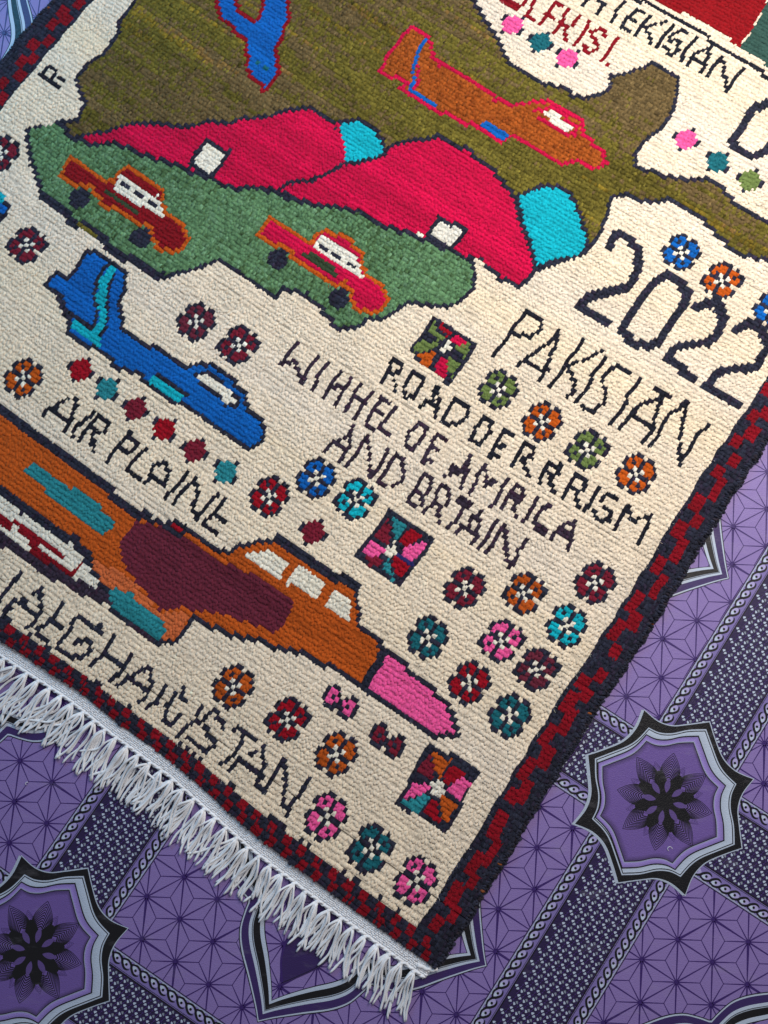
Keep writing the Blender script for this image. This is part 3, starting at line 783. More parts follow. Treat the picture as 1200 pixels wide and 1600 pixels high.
rd = word(400, 400, 3, [[(655, 480), (580, 590)], [(655, 480), (690, 505), (680, 540), (625, 550)], [(645, 555), (650, 630)], [(735, 545), (780, 565), (785, 590), (740, 655), (700, 665), (690, 620), (735, 545)],
                   [(845, 620), (830, 670), (765, 705)], [(855, 620), (860, 680), (835, 745)], [(795, 680), (850, 700)],
                   [(945, 665), (870, 770)], [(945, 665), (1000, 700), (990, 750), (930, 795), (870, 770)],
                   [(1070, 765), (1110, 780), (1100, 830), (1040, 885), (1010, 850), (1035, 800), (1070, 765)],
                   [(1165, 820), (1095, 930)], [(1165, 820), (1210, 840)], [(1125, 880), (1165, 895)], [(1095, 930), (1125, 945)]], label="black woven line ROAD OE RRRISM")
word(800, 400, 3, [[(65, 880), (-5, 975)], [(65, 880), (105, 905), (100, 940), (45, 950)], [(50, 960), (80, 1035)], [(175, 965), (120, 1065)], [(175, 965), (235, 990), (220, 1020), (165, 1020)], [(170, 1025), (190, 1110)]], pt=rd)
word(860, 620, 5, [[(200, 600), (270, 650), (280, 700), (250, 730)], [(200, 600), (140, 700), (75, 790)], [(150, 700), (210, 740), (190, 800), (205, 860)], [(395, 710), (250, 900)],
                   [(520, 800), (480, 760), (420, 780), (400, 820)], [(420, 860), (470, 900), (460, 960), (380, 960), (330, 900)], [(610, 840), (490, 1020)], [(610, 840), (630, 930), (650, 970), (700, 960), (740, 945)], [(800, 930), (740, 1040), (680, 1130)]], pt=rd)
wh = word(400, 400, 3, [[(190, 395), (110, 505)], [(110, 500), (180, 490), (210, 585)], [(290, 465), (210, 585)], [(330, 500), (260, 615)], [(390, 545), (310, 650)], [(445, 570), (365, 685)], [(350, 600), (410, 628)],
                   [(490, 600), (410, 720)], [(545, 635), (465, 750)], [(450, 660), (510, 690)], [(585, 660), (510, 785)], [(585, 660), (620, 685)], [(548, 722), (585, 742)], [(510, 785), (548, 802)],
                   [(655, 700), (570, 810)], [(570, 810), (612, 838)], [(760, 785), (795, 805), (780, 850), (730, 905), (697, 880), (720, 820), (760, 785)],
                   [(850, 835), (775, 950)], [(850, 835), (885, 855)], [(815, 897), (850, 915)], [(775, 950), (810, 968)],
                   [(1000, 935), (985, 985), (880, 1025)], [(1000, 935), (985, 1000), (960, 1070)], (2, [(915, 990), (975, 1025)]), [(1070, 985), (995, 1100)], [(1070, 985), (1080, 1050), (1115, 1055)]], 'plum', label="dark woven line WIHHEL OE AMRICA")
word(660, 740, 6, [(1, [(790, 60), (720, 180), (645, 285)]), [(590, 40), (600, 100), (670, 90)], [(870, 95), (940, 140), (940, 210), (910, 250)], [(870, 95), (800, 210), (720, 320)], (2, [(800, 225), (860, 260)]), [(860, 260), (840, 350)], [(860, 400)],
                   [(1080, 220), (1010, 350), (930, 450)], [(1190, 300), (1120, 310), (1060, 400), (1020, 460)], (2, [(1040, 500), (1130, 565)])], 'plum', pt=wh)
word(860, 620, 5, [[(185, 960), (165, 1040), (170, 1110), (110, 1190)], [(185, 960), (110, 1000), (40, 1050), (0, 1100)], (2, [(50, 1060), (160, 1100)])], 'plum', pt=wh)
an = word(540, 700, 6, [[(50, -190), (30, -100), (-130, -60), (-200, 20)], [(50, -190), (10, -20), (-50, 120)], [(-130, -55), (0, 15)], [(390, 20), (330, 130), (240, 240)], [(190, -100), (205, 60), (215, 150), (235, 230), (220, 280)], [(190, -100), (130, 0), (20, 155)],
                        [(460, 70), (530, 120), (530, 180), (540, 240), (500, 300), (430, 340)], [(460, 70), (390, 160), (320, 260), (290, 310), (360, 360)],
                        [(730, 250), (790, 290), (790, 360), (760, 410)], [(730, 250), (640, 380), (580, 460)], [(650, 385), (720, 420), (700, 520)], [(590, 490), (640, 550)],
                        [(890, 355), (960, 400), (975, 480), (940, 530)], [(890, 355), (820, 480), (730, 600)], [(830, 500), (880, 540), (850, 580), (865, 640)], [(870, 690)],
                        (2, [(1060, 490), (1140, 550)]), [(1090, 560), (960, 745)]], 'plum', label="dark woven line AND BRTAIN")
word(660, 740, 6, [[(460, 410), (420, 490), (350, 480), (315, 560)], [(550, 350), (510, 400), (530, 470), (500, 520), (500, 590), (460, 650)], [(360, 480), (500, 560)], [(690, 440), (600, 570), (530, 690)],
                   [(750, 490), (690, 570), (595, 730)], [(750, 490), (770, 560), (780, 620), (770, 690), (800, 750)], [(980, 610), (900, 710), (850, 810), (810, 880)], [(790, 800), (850, 830)]], 'plum', pt=an)
ai = word(60, 600, 7.5, [[(50, 375), (140, 290), (220, 290)], (1, [(150, 300), (400, 440)]), [(250, 215), (350, 180)], [(425, 185), (450, 250), (400, 380)], [(400, 430), (380, 480), (315, 560)], [(650, 320), (560, 420), (480, 500), (410, 600)],
                         [(720, 360), (800, 420), (820, 480), (790, 550), (730, 570)], [(700, 390), (620, 480), (480, 680)], (1, [(600, 520), (700, 590)]), [(640, 600), (670, 710), (620, 720)], [(670, 780)],
                         [(1060, 590), (1140, 650), (1160, 720), (1100, 790)], [(1060, 590), (960, 700), (820, 900)], [(950, 760), (1040, 820)]], label="black woven words AIR.PLAINE")
word(200, 700, 6, [[(180, 0), (100, 80), (30, 170), (10, 215)], (1, [(0, 210), (110, 310)]), [(160, 340), (210, 300), (230, 220), (240, 170), (310, 140), (370, 130)], [(370, 190), (375, 260), (355, 360)], [(220, 260), (350, 330)],
                   [(550, 240), (470, 350), (420, 410), (360, 490)], [(620, 300), (570, 350), (520, 420), (430, 530)], [(620, 290), (650, 380), (640, 460), (630, 560), (640, 620), (645, 690)], [(830, 450), (740, 540), (640, 680)],
                   [(890, 490), (820, 600), (740, 700)], (1, [(820, 610), (920, 690)]), (1, [(725, 700), (840, 795)])], pt=ai)
ae = word(0, 860, 4.8, [[(155, 165), (70, 250), (15, 340), (-10, 390)], [(40, 440), (85, 440)], [(60, 430), (110, 360)], (1, [(110, 360), (280, 480)]), [(170, 340), (185, 370)], [(240, 325), (300, 295), (310, 330)], [(290, 360), (300, 420), (280, 480), (260, 540), (210, 570)],
                        [(455, 400), (400, 480), (370, 520), (330, 550), (280, 590), (300, 640), (360, 690)], [(370, 500), (450, 570)],
                        [(750, 630), (740, 580), (620, 500), (560, 510), (510, 590), (440, 690)], [(440, 730), (500, 790), (600, 820), (670, 740), (660, 690), (580, 660), (545, 700)],
                        [(850, 635), (800, 720), (740, 790), (670, 870)], [(990, 770), (930, 850), (880, 920), (820, 975)], (1, [(770, 770), (900, 870)]),
                        [(880, 1020), (940, 950)], (1, [(940, 940), (1100, 1050)]), [(990, 920), (1050, 900)], [(1080, 890), (1130, 870), (1120, 940), (1130, 1000), (1100, 1050), (1080, 1110), (1030, 1140)], [(1200, 1060), (1100, 1190)]], 'navy', label="black woven word AEGHANISTAN along the lower border")
word(240, 1060, 4.615, [[(75, 60), (0, 180)], [(150, 120), (90, 180), (75, 260)], [(210, 80), (190, 130), (225, 160)], [(180, 240), (150, 300), (110, 350)], [(75, 310), (110, 350)], [(350, 185), (290, 290), (200, 370), (170, 430)],
                        [(500, 350), (490, 290), (430, 240), (370, 270), (320, 320)], [(350, 360), (410, 410), (430, 470), (380, 530), (290, 480), (240, 430)], (1, [(590, 360), (730, 430)]), [(640, 420), (600, 500), (560, 550), (490, 620)],
                        [(550, 655), (590, 600)], (1, [(600, 590), (780, 690)]), [(670, 550), (720, 530)], [(800, 480), (780, 560), (790, 620), (770, 690), (730, 760), (800, 810)],
                        [(940, 570), (870, 680), (820, 750), (795, 800)], [(940, 600), (950, 690), (930, 770), (930, 860), (940, 920), (980, 960)], [(1120, 710), (1050, 820), (960, 930)]], 'navy', pt=ae)
word(900, 0, 4, [[(150, 0), (175, 30), (120, 80)], [(30, 30), (75, -10)], [(300, 0), (215, 130)], [(380, 50), (280, 160)], [(380, 50), (415, 75)], [(335, 110), (375, 130)], [(280, 160), (335, 190)], [(460, 95), (370, 215)], [(440, 160), (550, 135)], [(430, 170), (465, 265)],
                 [(595, 165), (500, 290)], [(680, 210), (650, 190), (600, 215), (585, 245), (640, 270), (630, 320), (590, 340), (550, 290)], [(740, 240), (645, 380)], [(825, 295), (740, 340), (690, 400)], [(825, 300), (820, 370), (780, 450)], [(730, 370), (800, 390)],
                 [(910, 345), (815, 475)], [(910, 350), (920, 420), (930, 490), (940, 560)], [(1040, 435), (940, 565)]], label="black woven word TEKISTAN at the top edge")
word(740, 0, 5, [(2, [(340, 70), (220, 0)]), [(350, 60), (400, 20)], [(490, 0), (410, 110), (475, 155)], [(640, 20), (515, 185)], [(640, 20), (690, 50)], [(570, 105), (625, 130)], [(745, 80), (630, 250)], [(680, 160), (740, 190), (710, 250), (735, 310)], [(830, 120), (785, 185)],
                 [(910, 175), (785, 345)], [(1025, 285), (1030, 245), (990, 225), (920, 250), (960, 320), (960, 375), (905, 405), (855, 350)], [(1135, 295), (1000, 470)], [(1055, 500)]], 'bred', label="dark red woven letters under the black ones")
word(0, 0, 3, [[(190, 350), (225, 318), (258, 318), (265, 345), (250, 365)], [(195, 357), (240, 378), (278, 408)], [(278, 365), (300, 378)]], label="small black woven letter near the left border")

# --- border
pb = new_part("border", "navy border with two staggered rows of dark red squares")
wr = rng.random((NI, NJ))
for j in range(NJ):
    k = 8 if j > 5 else 8
    grid[:16, j] = cid['navy']; part[:16, j] = pb
    grid[NI - 18:, j] = cid['navy']; part[NI - 18:, j] = pb
grid[:, :4] = cid['navy']; part[:, :4] = pb
edge = np.repeat(rng.random(NI // 2) < .25, 2)
grid[edge, 4] = cid['navy']; part[edge, 4] = pb
def blk(px, px2=None, w=5.4, hmin=3.0):
    a = cell([px])[0]; b = cell([px2])[0] if px2 else a
    c = (a + b) / 2; hl = max(hmin, abs(b[1] - a[1]) + 1.0)
    for i in range(int(round(c[0] - w / 2)), int(round(c[0] + w / 2))):
        for j in range(int(round(c[1] - hl / 2)), int(round(c[1] + hl / 2))): put(i, j, 'bred', pb)
for a in [((1199, 608),), ((1199, 643),), ((1176, 652),), ((1180, 668), (1173, 688)), ((1150, 692),), ((1152, 722),), ((1125, 734),), ((1131, 752), (1120, 782)), ((1097, 774), (1087, 795)), ((1092, 808), (1091, 824)), ((1069, 817), (1061, 836)), ((1071, 846), (1053, 879)),
          ((1033, 871), (1023, 890)), ((1037, 902), (1021, 931)), ((1000, 925), (985, 950)), ((994, 960), (985, 981)), ((969, 973), (954, 998)), ((963, 1016),), ((940, 1050), (934, 1066)), ((913, 1065),), ((917, 1087),), ((900, 1083), (887, 1110)),
          ((897, 1113), (880, 1143)), ((867, 1133), (852, 1163)), ((863, 1170), (847, 1197)), ((830, 1190), (818, 1214)), ((828, 1225), (812, 1250)), ((800, 1240), (797, 1252)), ((787, 1277), (765, 1303)), ((777, 1317), (757, 1347)), ((748, 1338), (730, 1363)), ((738, 1380),), ((720, 1382), (700, 1407)),
          ((710, 1427),), ((683, 1443),)]:
    blk(*a)
for k in range(12): blk((1222 + 20 * k, 575 - 31 * k)); blk((1240 + 20 * k, 590 - 31 * k))
for a in [(123, 7), (103, 30), (78, 62), (53, 92), (32, 118), (5, 153), (100, 17), (82, 40), (53, 72), (33, 97), (7, 130), (143, -20), (122, -12), (-15, 180), (-18, 160)]: blk(a)
x = 9.0
while x < NI - 12:
    for (dx_, j0, h_) in ((0, 2, 2), (-3.3, 0, 2)):
        for i in range(int(round(x + dx_ - 2.1)), int(round(x + dx_ + 2.1))):
            for j in range(j0, j0 + h_):
                if rng.random() < .9: put(i, j, 'bred', pb)
    x += 8.7
# selvedge: the two outermost columns stay navy
grid[:4, :] = cid['navy']; grid[NI - 4:, :] = cid['navy']

# ---- positions of all knots
BOTU = p2uv(plan(np.array([0, 117, 187, 277, 400, 517, 650.]), np.array([1001.7, 1077, 1133, 1198, 1308, 1397, 1493.]), H))
def wob(u):
    o = np.argsort(BOTU[:, 0]); return np.interp(u, BOTU[o, 0], BOTU[o, 1])
I, J = np.meshgrid(np.arange(NI), np.arange(NJ), indexing='ij')
I = I.ravel(); J = J.ravel()
u = -(I + .5) * PU; v = (J + .5) * PV
Pk = uv2p(np.stack([u, v], 1))
sp = shot(Pk, H)
keep = (sp[:, 0] > -110) & (sp[:, 0] < 1310) & (sp[:, 1] > -110) & (sp[:, 1] < 1720)
I, J = I[keep], J[keep]

NT = 7
ang = np.linspace(0, 2 * math.pi, NT, endpoint=False)
TPL = np.concatenate([np.stack([np.cos(ang), np.sin(ang), np.zeros(NT)], 1),
                      np.stack([.80 * np.cos(ang + .2), .80 * np.sin(ang + .2), np.full(NT, .66)], 1), [[0, 0, 1.0]]])
TF = []; TS = []
for k in range(NT):
    k2 = (k + 1) % NT
    TF += [k, k2, NT + k2, NT + k]; TS.append(4)
    TF += [NT + k, NT + k2, 2 * NT]; TS.append(3)
TF = np.array(TF); TS = np.array(TS)

def tufts(name, P, A, B, z0, hgt, lean, colr, mat, parent, kind=None, label=None):
    """P centres (plan), A/B half axes (plan vectors), base height z0, dome height hgt, lean (plan vector) of the tip"""
    n = len(P)
    q = 1 + rng.uniform(-.16, .16, (n, len(TPL), 1))
    t = TPL[None] * np.concatenate([q, q, np.ones_like(q)], 2)
    XY = P[:, None, :] + A[:, None, :] * t[..., :1] + B[:, None, :] * t[..., 1:2] + lean[:, None, :] * t[..., 2:]
    Zc = z0[:, None] + hgt[:, None] * t[..., 2]
    V = np.stack([XY[..., 0] * UNIT, -XY[..., 1] * UNIT, Zc], -1).reshape(-1, 3)
    F = (TF[None] + (np.arange(n) * len(TPL))[:, None])
    # orientation: plan y is flipped, so reverse the faces
    Fr = []
    F = F.reshape(n, -1)
    cols = []
    s = 0
    for c in TS:
        cols += list(range(s, s + c))[::-1]; s += c
    flip = (A[:, 0] * B[:, 1] - A[:, 1] * B[:, 0]) > 0
    F[flip] = F[flip][:, cols]
    C = np.repeat(colr, len(TPL), 0)
    me = mesh_from(name, V, F.ravel(), np.tile(TS, n), C, mat)
    o = link(name, me, parent)
    if kind: o["kind"] = kind
    if label: o["label"] = label
    return o

def frame_at(u, v):
    e = .02
    p0 = uv2p(np.stack([u, v], 1))
    pu = (uv2p(np.stack([u + e, v], 1)) - p0) / e
    pv = (uv2p(np.stack([u, v + e], 1)) - p0) / e
    return p0, pu, pv

# slow colour drift along the weft rows (abrash) and per-knot tone
rowt = rng.normal(0, 1, NJ + 8); rowt = np.convolve(rowt, [.25, .5, .25], 'same')
slow = np.convolve(rng.normal(0, 1, NJ + 60), np.ones(9) / 3, 'same')
def knot_colour(I, J, g, tuft):
    c = PALA[g].copy()
    n = len(g)
    nm = np.array(names)[g]
    tone = 1 + rng.normal(0, .055, n)
    ol = np.isin(nm, ['olive']); gr = np.isin(nm, ['green']); br = np.isin(nm, ['brown']); nv = np.isin(nm, ['navy', 'plum', 'black'])
    rt = rowt[np.clip(J, 0, NJ - 1)]; sl = slow[np.clip(J, 0, NJ - 1) + 20]
    c *= tone[:, None]
    # olive: heathered yarn, mixing brown, green and a few golden rows
    kn = rng.random((NI // 2 + 2, NJ + 2))[I // 2, J]; k = np.where(rng.random(n) < .6, kn, rng.random(n))
    patch = np.sin(I * .0225 + 1.3) * np.cos(J * .06 - .6)
    c[ol] = (c * (1 + .17 * rng.normal(0, 1, n) + .07 * rt)[:, None])[ol]
    kf = .55 * rng.random((NI // 9 + 2, NJ + 2))[(I + 5 * (J % 3)) // 9, J] + .45 * rng.random(n)
    fld = .8 * np.sin(J * .10 + I * .006 + .6) + .6 * np.sin(I * .021 - J * .05 + 2.2) + .35 * np.sin(J * .9 + 2 * np.sin(I * .03)) + .5 * rt * (np.sin(I * .017 + J * .3) > 0)
    brown = ol & (kf < 1 / (1 + np.exp(-1.9 * fld)))
    c[brown] = (c * 0 + lin((102, 84, 52)) * (1 + .15 * rng.normal(0, 1, n))[:, None])[brown]
    gold = ol & (np.abs(rt) > .8) & (k < .6) & (np.sin(I * .031 + J * .11) + .5 * np.sin(I * .013 - J * .2) > .35)
    c[gold] = c[gold] * [1.45, 1.25, .9]
    k3 = rng.random(n)
    c[ol & (k3 < .14)] *= .74
    c[ol & (k3 > .90)] *= 1.25
    c[ol] *= (1 + .10 * rt)[ol][:, None]
    c[gr] = (c * (1 + .16 * rng.normal(0, 1, n) + .06 * rt)[:, None])[gr]
    dk = gr & (k + .05 * rt + .12 * np.sin(I * .065 + J * .05) > .78); c[dk] = c[dk] * [.62, .60, .52]
    lt = gr & (k < .15); c[lt] = c[lt] * [1.28, 1.2, 1.35]
    c[br] = (c * (1 + .13 * rng.normal(0, 1, n))[:, None])[br]
    c[br & (k < .25)] *= [.74, .68, .65]
    c[nv] *= (1 + .22 * rng.normal(0, 1, n))[nv][:, None]
    c[nv & (k < .25)] *= [1.15, .82, .95]
    cr = np.isin(nm, ['cream', 'white'])
    c[cr] *= np.stack([1 + .012 * sl, 1 + .004 * sl, 1 - .02 * sl], 1)[cr]
    bl_ = np.isin(nm, ['blue']); c[bl_] *= (1 + .14 * rt)[bl_][:, None]
    rd_ = np.isin(nm, ['crimson', 'maroon', 'bred', 'rust', 'teal', 'cyan']); c[rd_] *= (1 + .12 * rt)[rd_][:, None]
    return np.clip(c, .004, .95)

relief = lambda u, v: .0009 * np.sin(u * .9 + v * .35) + .0006 * np.sin(v * 1.7 - u * .5) + .0004 * np.sin(u * 3.1 + v * 2.3)
G = grid[I, J]; PT = part[I, J]
uu = -(I + .5) * PU; vv = (J + .5) * PV
jit = rng.normal(0, 1, (len(I), 2))
wobble_u = .022 * np.sin(vv * 5.1 + 2 * np.sin(vv * 1.3)) + .03 * np.sin(vv * .8)
uu = uu + jit[:, 0] * .006 + wobble_u
rowoff = np.convolve(rng.normal(0, .012, NJ), [.2, .6, .2], 'same')
vv = vv + jit[:, 1] * .015 + rowoff[J] + wob(uu) * np.clip(1 - vv / 1.3, 0, 1) + .012 * np.sin(uu * 3.3 + J * 1.9) + .010 * np.sin(uu * 9.1 + J * 2.7)
P0, PUv, PVv = frame_at(uu, vv)
zt = H + relief(uu, vv) + rng.normal(0, .00008, len(I)) + .00014 * np.sin(uu * 7 + J * 2.1) * np.sin(J * 1.7 + uu * 2.2)
edge_d = np.minimum(np.minimum(I, NI - 1 - I) / 2, J + .6)
zt -= np.where(edge_d < 2, (2 - edge_d) * .0011, 0)
base_z = zt - .0040
Call = knot_colour(I, J, G, 0)
order = np.arange(len(I))
jobs = []
for k, nm in enumerate(parts):
    m = PT == k
    if not m.any(): continue
    if nm != "lettering":
        jobs.append((nm, m, rug, "stuff" if k in (0, pm, pg, pb) else None, plabel.get(k))); continue
    # a word: one empty that holds its letters, each letter the knots that touch
    we = bpy.data.objects.new("lettering", None); COL.objects.link(we); we.parent = rug
    if k in plabel: we["label"] = plabel[k]
    todo = {(int(a), int(b)): n_ for n_, (a, b) in zip(np.where(m)[0], zip(I[m], J[m]))}
    comps = []
    while todo:
        st = [next(iter(todo))]; got = [todo.pop(st[0])]
        while st:
            a, b = st.pop()
            for da in (-3, -2, -1, 0, 1, 2, 3):
                for db in (-1, 0, 1):
                    q = (a + da, b + db)
                    if q in todo: got.append(todo.pop(q)); st.append(q)
        comps.append(got)
    big_ = [g for g in comps if len(g) > 12] or [max(comps, key=len)]
    for g in comps:
        if any(g is h for h in big_): continue
        ga = np.array([[I[g].mean() / 2, J[g].mean()]])
        tgt_ = min(big_, key=lambda h: np.min(np.hypot(I[h] / 2 - ga[0, 0], J[h] - ga[0, 1])))
        tgt_ += g
    for g in big_:
        mm = np.zeros(len(I), bool); mm[g] = True
        jobs.append(("letter", mm, we, None, None))
for nm, m, par_, knd, lab in jobs:
    Ps, As, Bs, zs, hs, ls, cs = [], [], [], [], [], [], []
    n = m.sum()
    par = np.where(I[m] % 2 == 0, -1.0, 1.0)
    jv = rng.normal(0, .045 * PV, n) + par * .05 * PV
    Ps.append(P0[m] + PUv[m] * (par * .03 * PU)[:, None] + PVv[m] * jv[:, None])
    a = rng.normal(0, .2, n)
    ra = (.80 + rng.normal(0, .07, n)) * PU; rb = (.56 + rng.normal(0, .05, n)) * PV
    As.append(PUv[m] * (np.cos(a) * ra)[:, None] + PVv[m] * (np.sin(a) * ra)[:, None])
    Bs.append(PVv[m] * (np.cos(a) * rb)[:, None] - PUv[m] * (np.sin(a) * rb)[:, None])
    hs.append(.00090 + rng.normal(0, .00013, n)); zs.append(zt[m] - .00090)
    ls.append(-PVv[m] * (.15 + rng.normal(0, .07, n))[:, None] * PV + PUv[m] * rng.normal(.04, .12, n)[:, None] * PU)
    cs.append(np.clip(Call[m] * (1 + rng.normal(0, .04, n))[:, None], .003, .95))
    tufts(nm, np.concatenate(Ps), np.concatenate(As), np.concatenate(Bs), np.concatenate(zs), np.concatenate(hs), np.concatenate(ls), np.concatenate(cs), WOOL, par_, knd, lab)

# backing under the knots (one quad per knot, so no floor shows through the pile)
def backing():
    # the pile seen between the tips: one small flat per knot strand, that strand's colour darkened to paint in the shade between tips
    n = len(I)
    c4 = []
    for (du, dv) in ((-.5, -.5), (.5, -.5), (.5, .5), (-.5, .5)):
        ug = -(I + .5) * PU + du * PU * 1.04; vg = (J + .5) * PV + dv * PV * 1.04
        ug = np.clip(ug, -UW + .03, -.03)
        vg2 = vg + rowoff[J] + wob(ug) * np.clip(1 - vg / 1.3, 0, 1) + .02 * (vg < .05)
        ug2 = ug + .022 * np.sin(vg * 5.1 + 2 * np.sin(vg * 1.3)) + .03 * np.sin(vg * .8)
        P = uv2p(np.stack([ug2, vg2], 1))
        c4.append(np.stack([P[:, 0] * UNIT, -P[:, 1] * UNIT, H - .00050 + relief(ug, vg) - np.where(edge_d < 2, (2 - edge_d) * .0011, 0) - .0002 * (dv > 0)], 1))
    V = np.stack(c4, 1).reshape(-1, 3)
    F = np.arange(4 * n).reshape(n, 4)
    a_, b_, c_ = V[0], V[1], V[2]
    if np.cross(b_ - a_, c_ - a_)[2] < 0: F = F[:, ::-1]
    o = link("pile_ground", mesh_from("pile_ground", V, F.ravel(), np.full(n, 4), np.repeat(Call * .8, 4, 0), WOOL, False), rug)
    o["kind"] = "stuff"
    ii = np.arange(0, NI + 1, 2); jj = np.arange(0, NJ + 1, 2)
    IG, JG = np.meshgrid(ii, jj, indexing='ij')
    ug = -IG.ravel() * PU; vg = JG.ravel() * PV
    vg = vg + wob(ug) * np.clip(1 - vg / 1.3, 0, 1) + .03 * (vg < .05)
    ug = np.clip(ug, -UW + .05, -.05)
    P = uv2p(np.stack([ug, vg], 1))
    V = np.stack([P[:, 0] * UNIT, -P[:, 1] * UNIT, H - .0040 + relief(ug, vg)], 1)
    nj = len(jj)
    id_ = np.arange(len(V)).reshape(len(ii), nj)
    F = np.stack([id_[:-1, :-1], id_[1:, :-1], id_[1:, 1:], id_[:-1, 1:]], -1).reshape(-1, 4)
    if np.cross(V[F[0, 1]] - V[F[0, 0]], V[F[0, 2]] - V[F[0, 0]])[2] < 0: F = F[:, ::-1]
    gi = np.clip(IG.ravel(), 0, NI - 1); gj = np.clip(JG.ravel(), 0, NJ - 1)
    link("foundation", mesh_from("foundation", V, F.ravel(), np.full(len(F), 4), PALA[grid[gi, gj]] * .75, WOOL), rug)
    # side skirts down to the floor
    ed = list(id_[0, :]) 
    for nm_, ring in (("selvedge", id_[0, :]), ("selvedge", id_[-1, :]), ("foundation_edge", id_[:, 0])):
        top = V[ring]; bot = top.copy(); bot[:, 2] = 0.0006
        VV_ = np.concatenate([top, bot]); n = len(ring)
        F2 = np.array([[k, k + 1, n + k + 1, n + k] for k in range(n - 1)])
        link(nm_, mesh_from(nm_, VV_, F2.ravel(), np.full(len(F2), 4), np.tile(PALA[cid['navy']], (len(VV_), 1)), WOOL), rug)
backing()

# overcast selvedge: fat navy stitches wrapped over both long edges, and the outermost pile spilling over
def overcast(side):
    js = np.arange(0, NJ * PV, .062)
    uvs = []
    base = 0.0 if side == 0 else -UW
    sg = 1 if side == 0 else -1
    P, A, B, z0, hh, ln, cc = [], [], [], [], [], [], []
    for row, (off, zt_, hr) in enumerate(((.00, .0058, .004), (.055, .0030, .004), (.10, .0008, .0034))):
        vv_ = js + rng.normal(0, .012, len(js)) + row * .03
        uu_ = base + sg * (off + rng.normal(0, .013, len(js))) + .022 * np.sin(vv_ * 5.1 + 2 * np.sin(vv_ * 1.3)) + .03 * np.sin(vv_ * .8)
        vv_ = vv_ + wob(uu_) * np.clip(1 - vv_ / 1.3, 0, 1)
        p0, pu, pv = frame_at(uu_, vv_)
        s = shot(p0, 0.005); ok = (s[:, 0] > -110) & (s[:, 0] < 1310) & (s[:, 1] > -110) & (s[:, 1] < 1720)
        p0, pu, pv = p0[ok], pu[ok], pv[ok]; n = len(p0)
        if n == 0: continue
        P.append(p0); a = rng.normal(.25, .3, n)
        A.append(pu * (np.cos(a) * .075)[:, None] + pv * (np.sin(a) * .075)[:, None]); B.append((pv * np.cos(a)[:, None] - pu * np.sin(a)[:, None]) * .04)
        z0.append(np.full(n, zt_) + rng.normal(0, .0003, n)); hh.append(np.full(n, hr)); ln.append(pu * .0 + pv * rng.normal(0, .02, n)[:, None])
        c = np.tile(PALA[cid['navy']], (n, 1)) * (1 + rng.normal(0, .3, n))[:, None]
        k = rng.random(n) < .012
        c[k] = lin((150, 84, 44)) * .8
        k2 = rng.random(n) < .12; c[k2] *= [1.3, .95, .8]
        cc.append(np.clip(c, .004, 1))
    if P:
        tufts("selvedge_stitching", np.concatenate(P), np.concatenate(A), np.concatenate(B), np.concatenate(z0), np.concatenate(hh), np.concatenate(ln), np.concatenate(cc), WOOL, rug, "stuff")
overcast(0); overcast(1)

# stray fibres standing out of the wool
def fibres():
    V, F, S, C = [], [], [], []
    nb = 0
    sel = rng.choice(len(I), 5200, replace=False)
    ed = np.where((I < 18) | (J < 5))[0]
    sel = np.concatenate([sel, rng.choice(ed, min(3500, len(ed)), replace=False)])
    for s in sel:
        p = P0[s] + rng.normal(0, .03, 2)
        L_ = rng.uniform(.03, .12); a = rng.uniform(0, 2 * math.pi); b = a + rng.normal(0, .9)
        p1 = p + .5 * L_ * np.array([math.cos(a), math.sin(a)]); p2 = p1 + .5 * L_ * np.array([math.cos(b), math.sin(b)])
        zz = (zt[s] - .0002, zt[s] + .0006 * rng.random() + .0002, zt[s] + .0008 * rng.random())
        w = .0042
        n = np.array([-math.sin(a), math.cos(a)]) * w / 2
        col = np.clip(Call[s] * rng.uniform(1.0, 1.9) + (0.02 if rng.random() < .3 else 0), 0, .9)
        for q, z_ in ((p, zz[0]), (p1, zz[1]), (p2, zz[2])):
            for sg in (1, -1):
                V.append(((q[0] + sg * n[0]) * UNIT, -(q[1] + sg * n[1]) * UNIT, z_ + (.0001 if sg > 0 else 0))); C.append(col)
        F += [nb, nb + 1, nb + 3, nb + 2, nb + 2, nb + 3, nb + 5, nb + 4]; S += [4, 4]; nb += 6
    o = link("stray_fibres", mesh_from("stray_fibres", V, F, S, np.array(C), WOOL), rug)
    o["kind"] = "stuff"
fibres()

